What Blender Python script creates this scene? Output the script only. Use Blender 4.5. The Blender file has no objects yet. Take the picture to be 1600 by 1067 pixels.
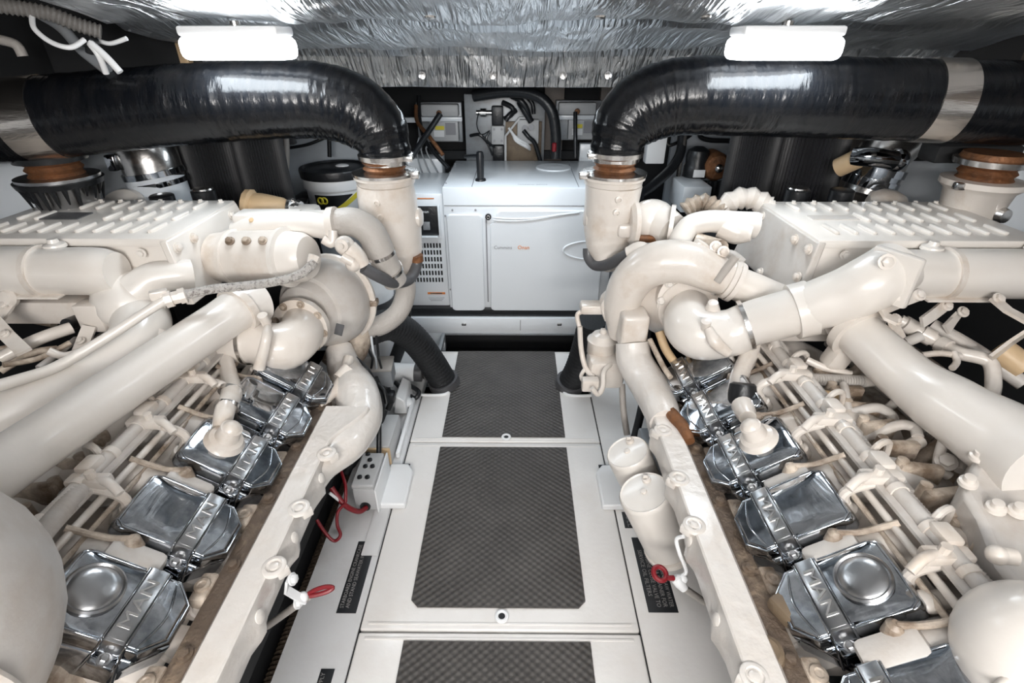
import bpy, bmesh, math, random
from mathutils import Vector, Matrix
random.seed(7)
R = math.radians
V = Vector
PI = math.pi
S = bpy.context.scene
COL = S.collection

# ------------------------------------------------------------------ camera, world, lights, exposure
CAMZ = 1.2
TH = R(30.3)          # downward pitch
PSI = 0.0076          # small yaw to the left
cam_d = bpy.data.cameras.new('camera'); cam_d.lens = 18.0; cam_d.sensor_width = 36.0; cam_d.clip_start = 0.02
cam = bpy.data.objects.new('camera', cam_d); COL.objects.link(cam)
cam.location = (0, 0, CAMZ); cam.rotation_euler = (R(90) - TH, 0, PSI)
S.camera = cam
S.view_settings.view_transform = 'Standard'; S.view_settings.look = 'None'
S.view_settings.gamma = 1; S.view_settings.use_curve_mapping = False
S.view_settings.exposure = -0.03
w = bpy.data.worlds.new('world'); S.world = w; w.use_nodes = True
w.node_tree.nodes['Background'].inputs[0].default_value = (0.93, 0.96, 1.0, 1)
w.node_tree.nodes['Background'].inputs[1].default_value = 0.4

def area(name, loc, size, power, color, rot=(0, 0, 0)):
    l = bpy.data.lights.new(name, 'AREA'); l.shape = 'RECTANGLE'; l.size = size[0]; l.size_y = size[1]
    l.energy = power; l.color = color
    o = bpy.data.objects.new(name, l); COL.objects.link(o); o.location = loc; o.rotation_euler = rot
    return o
LAMPS = [(-0.643, 1.37, 1.192), (0.615, 1.37, 1.192)]          # the two strip lamps in view
FILL_LAMPS = [(-0.62, -0.55, 1.44), (0.62, -0.55, 1.44)]        # assumed unseen pair behind the camera, added for front light
for x, y, z in LAMPS:
    area('lamp_or_fill_light', (x, y, z - 0.040), (0.23, 0.10), 1.4, (0.84, 0.93, 1.0))
for x, y, z in FILL_LAMPS:
    area('lamp_or_fill_light', (x, y, z - 0.034), (0.5, 0.25), 4, (1.0, 0.95, 0.90))
area('lamp_or_fill_light', (0.0, -1.04, 1.30), (1.2, 0.22), 40, (1.0, 0.965, 0.93), (R(80), 0, 0))   # fill light added behind the camera, chiefly for the generator front
area('lamp_or_fill_light', (-0.03, 1.94, 1.094), (0.9, 0.10), 5.5, (0.82, 0.92, 1.0))   # fill light added for the generator and far mats, hidden by the ceiling edge

# ------------------------------------------------------------------ projecting pixels to points
def ray(px, py):
    u = (px - 800) / 800; v = (533.5 - py) / 800
    x, y, z = u, math.cos(TH) + math.sin(TH) * v, -math.sin(TH) + math.cos(TH) * v
    c, s = math.cos(PSI), math.sin(PSI)
    return V((x * c - y * s, x * s + y * c, z))
def A(px, py, Y=None, Z=None, X=None):
    d = ray(px, py)
    t = Y / d.y if Y is not None else ((Z - CAMZ) / d.z if Z is not None else X / d.x)
    return V((0, 0, CAMZ)) + d * t
def RR(px, py, Y, rpx):
    return rpx * (Y / ray(px, py).y) / 800

# ------------------------------------------------------------------ materials
MATS = {}
def mat(name, col, rough=0.5, metal=0.0, bump=0.0, bscale=60, var=0.0, vscale=6, vcol=None, coat=0.0, emit=None, estr=0, stretch=None, vlo=0.45, vhi=0.75, spec=0.5, bdet=4):
    m = bpy.data.materials.new(name); m.use_nodes = True
    nt = m.node_tree; b = nt.nodes['Principled BSDF']
    b.inputs['Base Color'].default_value = (*col, 1); b.inputs['Roughness'].default_value = rough
    b.inputs['Metallic'].default_value = metal; b.inputs['Specular IOR Level'].default_value = spec
    if coat: b.inputs['Coat Weight'].default_value = coat; b.inputs['Coat Roughness'].default_value = 0.12
    if emit: b.inputs['Emission Color'].default_value = (*emit, 1); b.inputs['Emission Strength'].default_value = estr
    if bump or var:
        tc = nt.nodes.new('ShaderNodeTexCoord'); mp = nt.nodes.new('ShaderNodeMapping')
        geo = nt.nodes.new('ShaderNodeNewGeometry')
        nt.links.new(geo.outputs['Position'], mp.inputs['Vector'])
        if stretch: mp.inputs['Scale'].default_value = stretch
    if var:
        n = nt.nodes.new('ShaderNodeTexNoise'); n.inputs['Scale'].default_value = vscale; n.inputs['Detail'].default_value = 6
        n.inputs['Roughness'].default_value = 0.65
        r = nt.nodes.new('ShaderNodeMapRange'); r.inputs[1].default_value = vlo; r.inputs[2].default_value = vhi
        r.inputs[3].default_value = 0; r.inputs[4].default_value = var
        mx = nt.nodes.new('ShaderNodeMix'); mx.data_type = 'RGBA'
        mx.inputs[6].default_value = (*col, 1); mx.inputs[7].default_value = (*(vcol or [c * 0.5 for c in col]), 1)
        nt.links.new(mp.outputs[0], n.inputs['Vector']); nt.links.new(n.outputs[0], r.inputs[0])
        nt.links.new(r.outputs[0], mx.inputs[0]); nt.links.new(mx.outputs[2], b.inputs['Base Color'])
    if bump:
        n2 = nt.nodes.new('ShaderNodeTexNoise'); n2.inputs['Scale'].default_value = bscale; n2.inputs['Detail'].default_value = bdet
        bp = nt.nodes.new('ShaderNodeBump'); bp.inputs['Strength'].default_value = bump; bp.inputs['Distance'].default_value = 0.01
        nt.links.new(mp.outputs[0], n2.inputs['Vector']); nt.links.new(n2.outputs[0], bp.inputs['Height'])
        nt.links.new(bp.outputs[0], b.inputs['Normal'])
    MATS[name] = m
    return m
cream = mat('cream_paint', (0.73, 0.675, 0.62), 0.3, bump=0.10, bscale=45, var=0.55, vscale=9, vcol=(0.45, 0.31, 0.19), coat=0.35, vlo=0.50, vhi=0.78)
cream_clean = mat('cream_paint_clean', (0.77, 0.73, 0.685), 0.3, bump=0.06, bscale=30, var=0.3, vscale=5, vcol=(0.7, 0.62, 0.53), coat=0.35)
cream_dirt_shade = mat('cream_paint_dirt_shade', (0.62, 0.53, 0.44), 0.4, bump=0.25, bscale=70, var=0.85, vscale=14, vcol=(0.13, 0.08, 0.045), coat=0.1, vlo=0.38, vhi=0.62)  # grime on cream, its dark tone deepened to shade the valley gaps
cream_grey = mat('cream_paint_grey', (0.60, 0.57, 0.54), 0.4, bump=0.1, bscale=40, var=0.5, vscale=12, vcol=(0.42, 0.34, 0.27))
rail_m = mat('cream_paint_rail', (0.74, 0.70, 0.66), 0.28, bump=0.3, bscale=38, var=0.35, vscale=10, vcol=(0.55, 0.44, 0.34), coat=0.5, vlo=0.5, vhi=0.8)
tan = mat('tan_plastic', (0.66, 0.48, 0.29), 0.45, bump=0.1, var=0.4, vcol=(0.42, 0.28, 0.15))
bronze = mat('bronze_backing', (0.22, 0.17, 0.12), 0.5, 0.3, var=0.8, vscale=14, vcol=(0.10, 0.07, 0.05))
worn_tan = mat('worn_tan', (0.17, 0.125, 0.08), 0.5, bump=0.3, var=0.8, vscale=14, vcol=(0.16, 0.11, 0.08))
chrome = mat('chrome', (0.50, 0.525, 0.56), 0.06, 1.0, bump=0.42, bscale=13, bdet=0.5, var=0.85, vscale=22, vcol=(0.10, 0.12, 0.14), vlo=0.42, vhi=0.75)  # dark noise puts reflection contrast into the chrome colour
chrome_dull = mat('chrome_satin', (0.46, 0.465, 0.475), 0.28, 1.0, bump=0.05, var=0.4, vscale=30, vcol=(0.35, 0.34, 0.33))
steel = mat('stainless_steel', (0.66, 0.64, 0.62), 0.24, 1.0, bump=0.05, bscale=90)
band_m = mat('stainless_band', (0.82, 0.76, 0.70), 0.25, 1.0, bump=0.25, bscale=6, stretch=(1, 8, 8))
rust = mat('rusty_metal', (0.26, 0.115, 0.05), 0.55, 0.5, bump=0.5, bscale=60, var=0.8, vscale=30, vcol=(0.10, 0.06, 0.045))
strip_m = mat('worn_brown_metal', (0.13, 0.095, 0.07), 0.6, 0.2, bump=0.5, bscale=90, var=0.8, vscale=22, vcol=(0.36, 0.27, 0.19), vlo=0.5, vhi=0.75)
black = mat('black_rubber', (0.012, 0.013, 0.015), 0.35, bump=0.15, bscale=60)
black_matte = mat('black_matte', (0.012, 0.013, 0.015), 0.65, bump=0.2, bscale=120)
pleat_m = mat('black_pleated_paper', (0.028, 0.029, 0.032), 0.38)
conduit_m = mat('dull_grey_conduit', (0.20, 0.19, 0.18), 0.5)
dark = mat('dark_void', (0.02, 0.021, 0.023), 0.8, bump=0.2, bscale=20)  # near-black for dark parts and for shade painted into gaps
wrap = mat('black_wrapped_hose', (0.005, 0.006, 0.008), 0.2, bump=0.28, bscale=20, stretch=(3.2, 0.9, 0.9), var=0.5, vscale=18, vcol=(0.022, 0.02, 0.019), spec=0.35)
hose_grey = mat('grey_hose', (0.46, 0.43, 0.40), 0.5, bump=0.2, bscale=140, var=0.5, vcol=(0.34, 0.29, 0.25))
hose_dark = mat('dark_grey_hose', (0.085, 0.085, 0.09), 0.4, bump=0.1)
braid = mat('braided_hose', (0.66, 0.63, 0.60), 0.5, bump=0.9, bscale=330, var=0.8, vscale=130, vcol=(0.22, 0.19, 0.17), vlo=0.5, vhi=0.62)
white = mat('white_powder_coat', (0.83, 0.86, 0.89), 0.28, bump=0.03, bscale=40, coat=0.2)
white_panel = mat('white_plate', (0.82, 0.85, 0.88), 0.22, bump=0.02, bscale=20, coat=0.3)
gel = mat('white_gelcoat', (0.80, 0.78, 0.76), 0.34, bump=0.05, bscale=70, var=0.5, vscale=5, vcol=(0.66, 0.60, 0.54), vlo=0.5, vhi=0.85, coat=0.2)
deck_m = mat('grey_white_deck', (0.62, 0.62, 0.625), 0.38, bump=0.08, bscale=60, var=0.4, vscale=6, vcol=(0.52, 0.49, 0.46))
bulk = mat('grey_bulkhead', (0.50, 0.54, 0.58), 0.5, bump=0.15, bscale=10, var=0.6, vscale=3, vcol=(0.30, 0.32, 0.35))
hull_w = mat('hull_white', (0.72, 0.77, 0.82), 0.5, bump=0.1, bscale=6)
taupe = mat('taupe_panel', (0.20, 0.17, 0.15), 0.6, bump=0.1)
plastic_w = mat('white_plastic', (0.85, 0.86, 0.87), 0.35)
box_grey = mat('light_grey_plastic', (0.50, 0.505, 0.51), 0.45, bump=0.05)
grey_metal = mat('grey_metal', (0.33, 0.35, 0.37), 0.4, 0.3, var=0.5, vscale=20, vcol=(0.22, 0.19, 0.17))
red = mat('red_rubber', (0.20, 0.008, 0.014), 0.4)
orange = mat('orange_print', (0.75, 0.24, 0.05), 0.5)
yellow = mat('yellow_print', (0.80, 0.68, 0.05), 0.5)
print_w = mat('pale_print', (0.30, 0.29, 0.28), 0.6)
print_dim = mat('dim_print', (0.20, 0.20, 0.20), 0.6)
print_g = mat('grey_print', (0.30, 0.30, 0.32), 0.5)
placard_m = mat('black_placard', (0.018, 0.02, 0.023), 0.4)
lamp_m = mat('lamp_diffuser', (1, 1, 1), 0.5, emit=(0.93, 0.97, 1.0), estr=10)
fill_rear = mat('fill_diffuser_warm', (1, 1, 1), 0.5, emit=(1.0, 0.97, 0.93), estr=2.5)  # glow of the added fill lights behind the camera
copper = mat('copper_wrap', (0.50, 0.20, 0.10), 0.45, 0.4, bump=0.3, bscale=200)

def special_mats():
    # foil ceiling: metallic, with creases running fore-and-aft and fine streaks
    m = bpy.data.materials.new('foil_insulation'); m.use_nodes = True; nt = m.node_tree; b = nt.nodes['Principled BSDF']
    b.inputs['Base Color'].default_value = (0.88, 0.91, 0.94, 1); b.inputs['Metallic'].default_value = 1; b.inputs['Roughness'].default_value = 0.31
    g = nt.nodes.new('ShaderNodeNewGeometry')
    prev = None
    def layer(scale, rotz, strength, dist, detail=4, distort=0.0, thr=None):
        nonlocal prev
        mp = nt.nodes.new('ShaderNodeMapping'); mp.inputs['Scale'].default_value = scale; mp.inputs['Rotation'].default_value = (0, 0, rotz)
        n = nt.nodes.new('ShaderNodeTexNoise'); n.inputs['Scale'].default_value = 1; n.inputs['Detail'].default_value = detail; n.inputs['Distortion'].default_value = distort
        nt.links.new(g.outputs['Position'], mp.inputs[0]); nt.links.new(mp.outputs[0], n.inputs['Vector'])
        out = n.outputs[0]
        if thr:
            r = nt.nodes.new('ShaderNodeMapRange'); r.inputs[1].default_value = thr[0]; r.inputs[2].default_value = thr[1]
            nt.links.new(out, r.inputs[0]); out = r.outputs[0]
        bp = nt.nodes.new('ShaderNodeBump'); bp.inputs['Strength'].default_value = strength; bp.inputs['Distance'].default_value = dist
        nt.links.new(out, bp.inputs['Height'])
        if prev: nt.links.new(prev.outputs[0], bp.inputs['Normal'])
        prev = bp
    layer((4, 3, 5), 0.3, 0.35, 0.05, 2, 1.0, (0.35, 0.65))
    layer((44, 4.5, 8), 0.14, 1.0, 0.014, 3, 1.4)
    layer((120, 9, 26), -0.10, 0.6, 0.004, 2, 0.6)
    nt.links.new(prev.outputs[0], b.inputs['Normal'])
    MATS['foil'] = m
    # woven rubber mat
    m2 = bpy.data.materials.new('grey_diamond_mat'); m2.use_nodes = True; nt = m2.node_tree; b = nt.nodes['Principled BSDF']
    b.inputs['Base Color'].default_value = (0.085, 0.078, 0.072, 1); b.inputs['Roughness'].default_value = 0.5
    g = nt.nodes.new('ShaderNodeNewGeometry')
    outs = []
    sx = nt.nodes.new('ShaderNodeSeparateXYZ'); nt.links.new(g.outputs['Position'], sx.inputs[0])
    def mth(op, a, bb=None):
        n = nt.nodes.new('ShaderNodeMath'); n.operation = op
        for i, q in enumerate((a, bb)):
            if q is None: continue
            if isinstance(q, (int, float)): n.inputs[i].default_value = q
            else: nt.links.new(q, n.inputs[i])
        return n.outputs[0]
    # staggered dimples: |sin(x)| * |sin(y + half step on alternate columns)|
    xs = mth('MULTIPLY', sx.outputs[0], 270.0); ys = mth('MULTIPLY', sx.outputs[1], 330.0)
    a1 = mth('SINE', xs); a2 = mth('SINE', ys)
    h = mth('MULTIPLY', a1, a2)
    bp = nt.nodes.new('ShaderNodeBump'); bp.inputs['Strength'].default_value = 0.6; bp.inputs['Distance'].default_value = 0.003
    nt.links.new(h, bp.inputs['Height']); nt.links.new(bp.outputs[0], b.inputs['Normal'])
    n = nt.nodes.new('ShaderNodeTexNoise'); n.inputs['Scale'].default_value = 9; n.inputs['Detail'].default_value = 6; nt.links.new(g.outputs['Position'], n.inputs['Vector'])
    mr = nt.nodes.new('ShaderNodeMapRange'); mr.inputs[1].default_value = 0.35; mr.inputs[2].default_value = 0.75
    nt.links.new(n.outputs[0], mr.inputs[0])
    hm = mth('MULTIPLY', mth('ADD', h, 1.0), 0.30)
    fac = mth('ADD', hm, mth('MULTIPLY', mr.outputs[0], 0.5))
    mx = nt.nodes.new('ShaderNodeMix'); mx.data_type = 'RGBA'; mx.inputs[6].default_value = (0.046, 0.041, 0.038, 1); mx.inputs[7].default_value = (0.092, 0.084, 0.078, 1)
    nt.links.new(fac, mx.inputs[0]); nt.links.new(mx.outputs[2], b.inputs['Base Color'])
    MATS['mat'] = m2
special_mats()
foil = MATS['foil']; mat_m = MATS['mat']

# ------------------------------------------------------------------ mesh building
def basis(d):
    d = d.normalized(); up = V((0, 0, 1)) if abs(d.z) < 0.95 else V((0, 1, 0))
    a = d.cross(up).normalized(); b = a.cross(d).normalized()
    return a, b
def smooth_path(pts, rs, k=6):
    out, ro = [], []
    n = len(pts)
    if n == 2: return list(pts), list(rs)
    for i in range(n - 1):
        p0 = pts[max(i - 1, 0)]; p1 = pts[i]; p2 = pts[i + 1]; p3 = pts[min(i + 2, n - 1)]
        for j in range(k):
            t = j / k
            q = 0.5 * ((2 * p1) + (p2 - p0) * t + (2 * p0 - 5 * p1 + 4 * p2 - p3) * t * t + (3 * p1 - p0 - 3 * p2 + p3) * t ** 3)
            out.append(q); ro.append(rs[i] + (rs[i + 1] - rs[i]) * (3 * t * t - 2 * t ** 3))
    out.append(pts[-1]); ro.append(rs[-1])
    return out, ro
class M:
    def __init__(s): s.v = []; s.f = []
    def add(s, vs, fs):
        o = len(s.v); s.v += [V(q) for q in vs]; s.f += [tuple(i + o for i in f) for f in fs]; return s
    def box(s, c, size, rot=None, bev=0.0, seg=2):
        bm = bmesh.new(); bmesh.ops.create_cube(bm, size=1)
        for q in bm.verts: q.co = V((q.co.x * size[0], q.co.y * size[1], q.co.z * size[2]))
        if bev > 0: bmesh.ops.bevel(bm, geom=bm.edges[:], offset=min(bev, min(size) * 0.45), segments=seg, profile=0.5, affect='EDGES')
        m = Matrix.Translation(V(c)) @ (rot.to_4x4() if rot else Matrix())
        bm.verts.index_update()
        s.add([m @ q.co for q in bm.verts], [[q.index for q in f.verts] for f in bm.faces]); bm.free(); return s
    def boxc(s, x0, x1, y0, y1, z0, z1, bev=0.0, seg=2):
        return s.box(((x0 + x1) / 2, (y0 + y1) / 2, (z0 + z1) / 2), (abs(x1 - x0), abs(y1 - y0), abs(z1 - z0)), None, bev, seg)
    def ring_loft(s, rings, cap=True):
        n = len(rings[0]); vs = [p for r in rings for p in r]; fs = []
        for i in range(len(rings) - 1):
            for j in range(n):
                k = (j + 1) % n
                fs.append((i * n + j, i * n + k, (i + 1) * n + k, (i + 1) * n + j))
        if cap:
            fs.append(tuple(reversed(range(n)))); fs.append(tuple((len(rings) - 1) * n + j for j in range(n)))
        return s.add(vs, fs)
    def tube(s, pts, r, n=14, k=6, rib=None, cap=True, smooth=True):
        pts = [V(p) for p in pts]
        rs = list(r) if isinstance(r, (list, tuple)) else [r] * len(pts)
        if smooth: pts, rs = smooth_path(pts, rs, k)
        if rib:
            L = [0]
            for i in range(1, len(pts)): L.append(L[-1] + (pts[i] - pts[i - 1]).length)
            tot = L[-1]; m = max(4, int(tot / rib[0] * 4)); np_, nr = [], []; j = 0
            for i in range(m + 1):
                d = tot * i / m
                while j < len(L) - 2 and L[j + 1] < d: j += 1
                t = (d - L[j]) / max(L[j + 1] - L[j], 1e-9)
                np_.append(pts[j].lerp(pts[j + 1], t)); nr.append((rs[j] * (1 - t) + rs[j + 1] * t) + rib[1] * math.sin(2 * PI * i / 4))
            pts, rs = np_, nr
        rings = []; a = None
        for i, p in enumerate(pts):
            d = (pts[min(i + 1, len(pts) - 1)] - pts[max(i - 1, 0)]).normalized()
            if a is None: a, b = basis(d)
            else:
                a = (a - d * a.dot(d)).normalized()
            b = d.cross(a)
            rings.append([p + (a * math.cos(2 * PI * j / n) + b * math.sin(2 * PI * j / n)) * rs[i] for j in range(n)])
        return s.ring_loft(rings, cap)
    def lathe(s, o, axis, prof, n=28, cap=True):
        a, b = basis(V(axis)); d = V(axis).normalized(); o = V(o)
        rings = [[o + d * h + (a * math.cos(2 * PI * j / n) + b * math.sin(2 * PI * j / n)) * max(r, 1e-4) for j in range(n)] for h, r in prof]
        return s.ring_loft(rings, cap)
    def cyl(s, p0, p1, r, r1=None, n=20, bev=0.0):
        p0, p1 = V(p0), V(p1); L = (p1 - p0).length; r1 = r if r1 is None else r1
        if bev: return s.lathe(p0, p1 - p0, [(0, r - bev), (bev, r), (L - bev, r1), (L, r1 - bev)], n)
        return s.lathe(p0, p1 - p0, [(0, r), (L, r1)], n)
    def ball(s, c, r, n=20, sc=(1, 1, 1), h0=-1.0):
        c = V(c); rings = []; m = n // 2
        for i in range(m + 1):
            t = -PI / 2 + PI * i / m
            rings.append([c + V((math.cos(t) * math.cos(2 * PI * j / n) * r * sc[0], math.cos(t) * math.sin(2 * PI * j / n) * r * sc[1], math.sin(t) * r * sc[2])) * 1.0 + V((1e-5 * math.cos(2 * PI * j / n), 1e-5 * math.sin(2 * PI * j / n), 0)) for j in range(n)])
        return s.ring_loft(rings)
    def torus(s, c, axis, R_, r, n=28, m=10, a0=0, a1=2 * PI):
        a, b = basis(V(axis)); c = V(c); full = abs(a1 - a0 - 2 * PI) < 1e-6; k = n if full else n + 1
        d = V(axis).normalized(); vs = []; fs = []
        for i in range(k):
            t = a0 + (a1 - a0) * i / n; e = a * math.cos(t) + b * math.sin(t)
            for j in range(m):
                q = 2 * PI * j / m; vs.append(c + e * (R_ + r * math.cos(q)) + d * r * math.sin(q))
        for i in range(k if full else k - 1):
            for j in range(m):
                i2 = (i + 1) % k; j2 = (j + 1) % m; fs.append((i * m + j, i * m + j2, i2 * m + j2, i2 * m + j))
        return s.add(vs, fs)
    def bolt(s, c, nrm, r=0.008, h=0.007, washer=True):
        nrm = V(nrm).normalized(); c = V(c)
        if washer: s.lathe(c, nrm, [(0, r * 1.5), (h * 0.3, r * 1.5), (h * 0.32, r)], 14)
        s.lathe(c, nrm, [(h * 0.3, r), (h * 0.9, r), (h, r * 0.8)], 6)
        return s
    def prism(s, pts, d):
        n = len(pts); pts = [V(p) for p in pts]; d = V(d)
        return s.ring_loft([pts, [p + d for p in pts]])
    def strip(s, pts, w, t, wdir=None):
        pts = [V(p) for p in pts]; rings = []
        for i, p in enumerate(pts):
            d = (pts[min(i + 1, len(pts) - 1)] - pts[max(i - 1, 0)]).normalized()
            a, b = basis(d)
            if wdir is not None:
                a = (V(wdir) - d * V(wdir).dot(d)).normalized(); b = d.cross(a)
            rings.append([p + a * w / 2 + b * t / 2, p - a * w / 2 + b * t / 2, p - a * w / 2 - b * t / 2, p + a * w / 2 - b * t / 2])
        return s.ring_loft(rings)
    def mesh(s, name, m, sharp=38, center=True):
        c = V((0, 0, 0))
        if center and s.v:
            lo = V([min(p[i] for p in s.v) for i in range(3)]); hi = V([max(p[i] for p in s.v) for i in range(3)]); c = (lo + hi) / 2
        me = bpy.data.meshes.new(name); me.from_pydata([p - c for p in s.v], [], s.f)
        bm = bmesh.new(); bm.from_mesh(me); bmesh.ops.recalc_face_normals(bm, faces=bm.faces[:]); bm.to_mesh(me); bm.free()
        me.materials.append(m); me.polygons.foreach_set('use_smooth', [True] * len(me.polygons))
        me.set_sharp_from_angle(angle=R(sharp))
        return me, c
def wloc(o):
    p = V((0, 0, 0))
    while o is not None: p = p + o.location; o = o.parent
    return p
SPLIT = set('bracket_casting pipe_support hose rail_clamp cooler_bolt end_plate_bolt canister_bolt housing_bolt hose_clamp sensor screw foil_rivet harness_clip hose_fitting strainer_bracket clear_tube wiring riser_clamp outer_bank fine_print oil_manifold manifold upper_duct riser_drip port pipe_flange end_ring label_emblem'.split())
def islands(b):
    par = list(range(len(b.v)))
    def find(i):
        while par[i] != i: par[i] = par[par[i]]; i = par[i]
        return i
    for f in b.f:
        r0 = find(f[0])
        for i in f[1:]:
            r1 = find(i)
            if r1 != r0: par[r1] = r0
    groups = {}
    for i in range(len(b.v)): groups.setdefault(find(i), []).append(i)
    gs = [[g, [min(b.v[i][k] for i in g) - 0.0005 for k in range(3)], [max(b.v[i][k] for i in g) + 0.0005 for k in range(3)]] for g in groups.values()]
    merged = True
    while merged:
        merged = False
        for a in range(len(gs)):
            for c in range(a + 1, len(gs)):
                A_, B_ = gs[a], gs[c]
                if all(A_[1][k] <= B_[2][k] and B_[1][k] <= A_[2][k] for k in range(3)):
                    gs[a] = [A_[0] + B_[0], [min(x, y) for x, y in zip(A_[1], B_[1])], [max(x, y) for x, y in zip(A_[2], B_[2])]]
                    gs.pop(c); merged = True; break
            if merged: break
    out = []
    own = {}
    for n, g in enumerate(gs):
        for i in g[0]: own[i] = n
    maps = [dict() for _ in gs]; out = [M() for _ in gs]
    for i, v in enumerate(b.v):
        n = own[i]; maps[n][i] = len(out[n].v); out[n].v.append(v)
    for f in b.f: n = own[f[0]]; out[n].f.append(tuple(maps[n][i] for i in f))
    return out
def obj(name, b, m, parent=None, label=None, bevel=0.0, sharp=38, _s=True):
    if _s and parent is not None and name in SPLIT:
        os_ = [obj(name, q, m, parent, label, bevel, sharp, False) for q in islands(b)]
        return os_[0]
    me, c = b.mesh(name, m, sharp)
    o = bpy.data.objects.new(name, me); COL.objects.link(o)
    if parent is not None: o.parent = parent; o.location = c - wloc(parent)
    else: o.location = c
    if label: o['label'] = label
    if bevel:
        md = o.modifiers.new('bevel', 'BEVEL'); md.width = bevel; md.segments = 2; md.limit_method = 'ANGLE'; md.angle_limit = R(30)
    return o
def tag(o, label, cat, group=None):
    o['label'] = label; o['category'] = cat
    if group: o['group'] = group
    return o
def thing(name, label, cat, loc, group=None):
    o = bpy.data.objects.new(name, None); COL.objects.link(o); o.location = loc; o.empty_display_size = 0.05
    return tag(o, label, cat, group)
def struct(name, b, m, bevel=0.0, parent=None):
    o = obj(name, b, m, parent, bevel=bevel)
    if parent is None: o['kind'] = 'structure'
    return o
def inst(src, loc, parent, name=None):
    c = src.copy(); COL.objects.link(c); c.parent = parent; c.location = V(loc) - wloc(parent) if parent else V(loc)
    return c
_tx = {}
def text_mesh(txt, depth=0.0):
    """unit-height text mesh, centred"""
    if (txt, depth) in _tx: return _tx[(txt, depth)]
    cu = bpy.data.curves.new('lettering', 'FONT'); cu.body = txt; cu.align_x = 'CENTER'; cu.align_y = 'CENTER'; cu.size = 1; cu.extrude = depth
    cu.resolution_u = 2
    o = bpy.data.objects.new('lettering', cu); COL.objects.link(o)
    dg = bpy.context.evaluated_depsgraph_get(); me = bpy.data.meshes.new_from_object(o.evaluated_get(dg))
    COL.objects.unlink(o); bpy.data.objects.remove(o)
    b = ([V(q.co) for q in me.vertices], [tuple(f.vertices) for f in me.polygons])
    _tx[(txt, depth)] = b
    return b
def add_text(b, txt, o, right, up, h, depth=0.0, xs=1.0):
    vs, fs = text_mesh(txt, depth / h if depth else 0.0)
    r = V(right).normalized(); u = V(up).normalized(); n = r.cross(u)
    b.add([V(o) + r * q.x * h * xs + u * q.y * h + n * (q.z * h + 0.0006) for q in vs], fs)
    return b

# ================================================================== THE ROOM
WL, WR, WB = -1.95, 1.95, 3.0
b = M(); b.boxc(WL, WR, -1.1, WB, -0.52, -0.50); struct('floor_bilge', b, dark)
b = M(); b.boxc(WL - 0.02, WL, -1.1, WB, 0.60, 0.98); struct('wall_left', b, hull_w)
b = M(); b.boxc(WL - 0.02, WL, -1.1, WB, -0.5, 0.60); struct('wall_left_lower', b, dark)  # darkness of the gap beyond the engine put into the wall colour
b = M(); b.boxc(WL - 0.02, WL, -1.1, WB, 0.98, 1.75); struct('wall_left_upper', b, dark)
b = M(); b.boxc(WR, WR + 0.02, -1.1, WB, 0.60, 1.0); struct('wall_right', b, hull_w)
b = M(); b.boxc(WR, WR + 0.02, -1.1, WB, -0.5, 0.60); struct('wall_right_lower', b, dark)  # same gap darkness painted into this wall
b = M(); b.boxc(WR, WR + 0.02, -1.1, WB, 1.0, 1.75); struct('wall_right_upper', b, taupe)
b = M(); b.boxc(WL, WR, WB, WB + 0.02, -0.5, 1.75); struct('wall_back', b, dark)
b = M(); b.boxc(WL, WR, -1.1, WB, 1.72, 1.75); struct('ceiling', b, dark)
b = M(); b.boxc(WL, WR, -1.12, -1.1, -0.5, 1.75); struct('wall_front', b, bulk)
b = M(); b.boxc(WL, WR, -1.1, -0.05, -0.06, -0.03); struct('floor_landing', b, gel)
b = M(); b.boxc(WL, -0.80, 2.60, 2.70, -0.5, 0.235); b.boxc(0.82, WR, 2.60, 2.70, -0.5, 0.5); struct('wall_bulkhead_shade', b, dark)  # dark plate added as shade in front of the lower bulkheads
# grey bulkheads either side of the generator space
b = M(); b.boxc(WL, -0.80, 2.72, 2.75, -0.5, 1.02); b.boxc(-1.25, -1.19, 2.68, 2.72, 0.2, 1.02, 0.01); struct('wall_bulkhead_left', b, bulk)
b = M(); b.boxc(0.78, WR, 2.72, 2.75, -0.5, 1.02); struct('wall_bulkhead_right', b, bulk)

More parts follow.
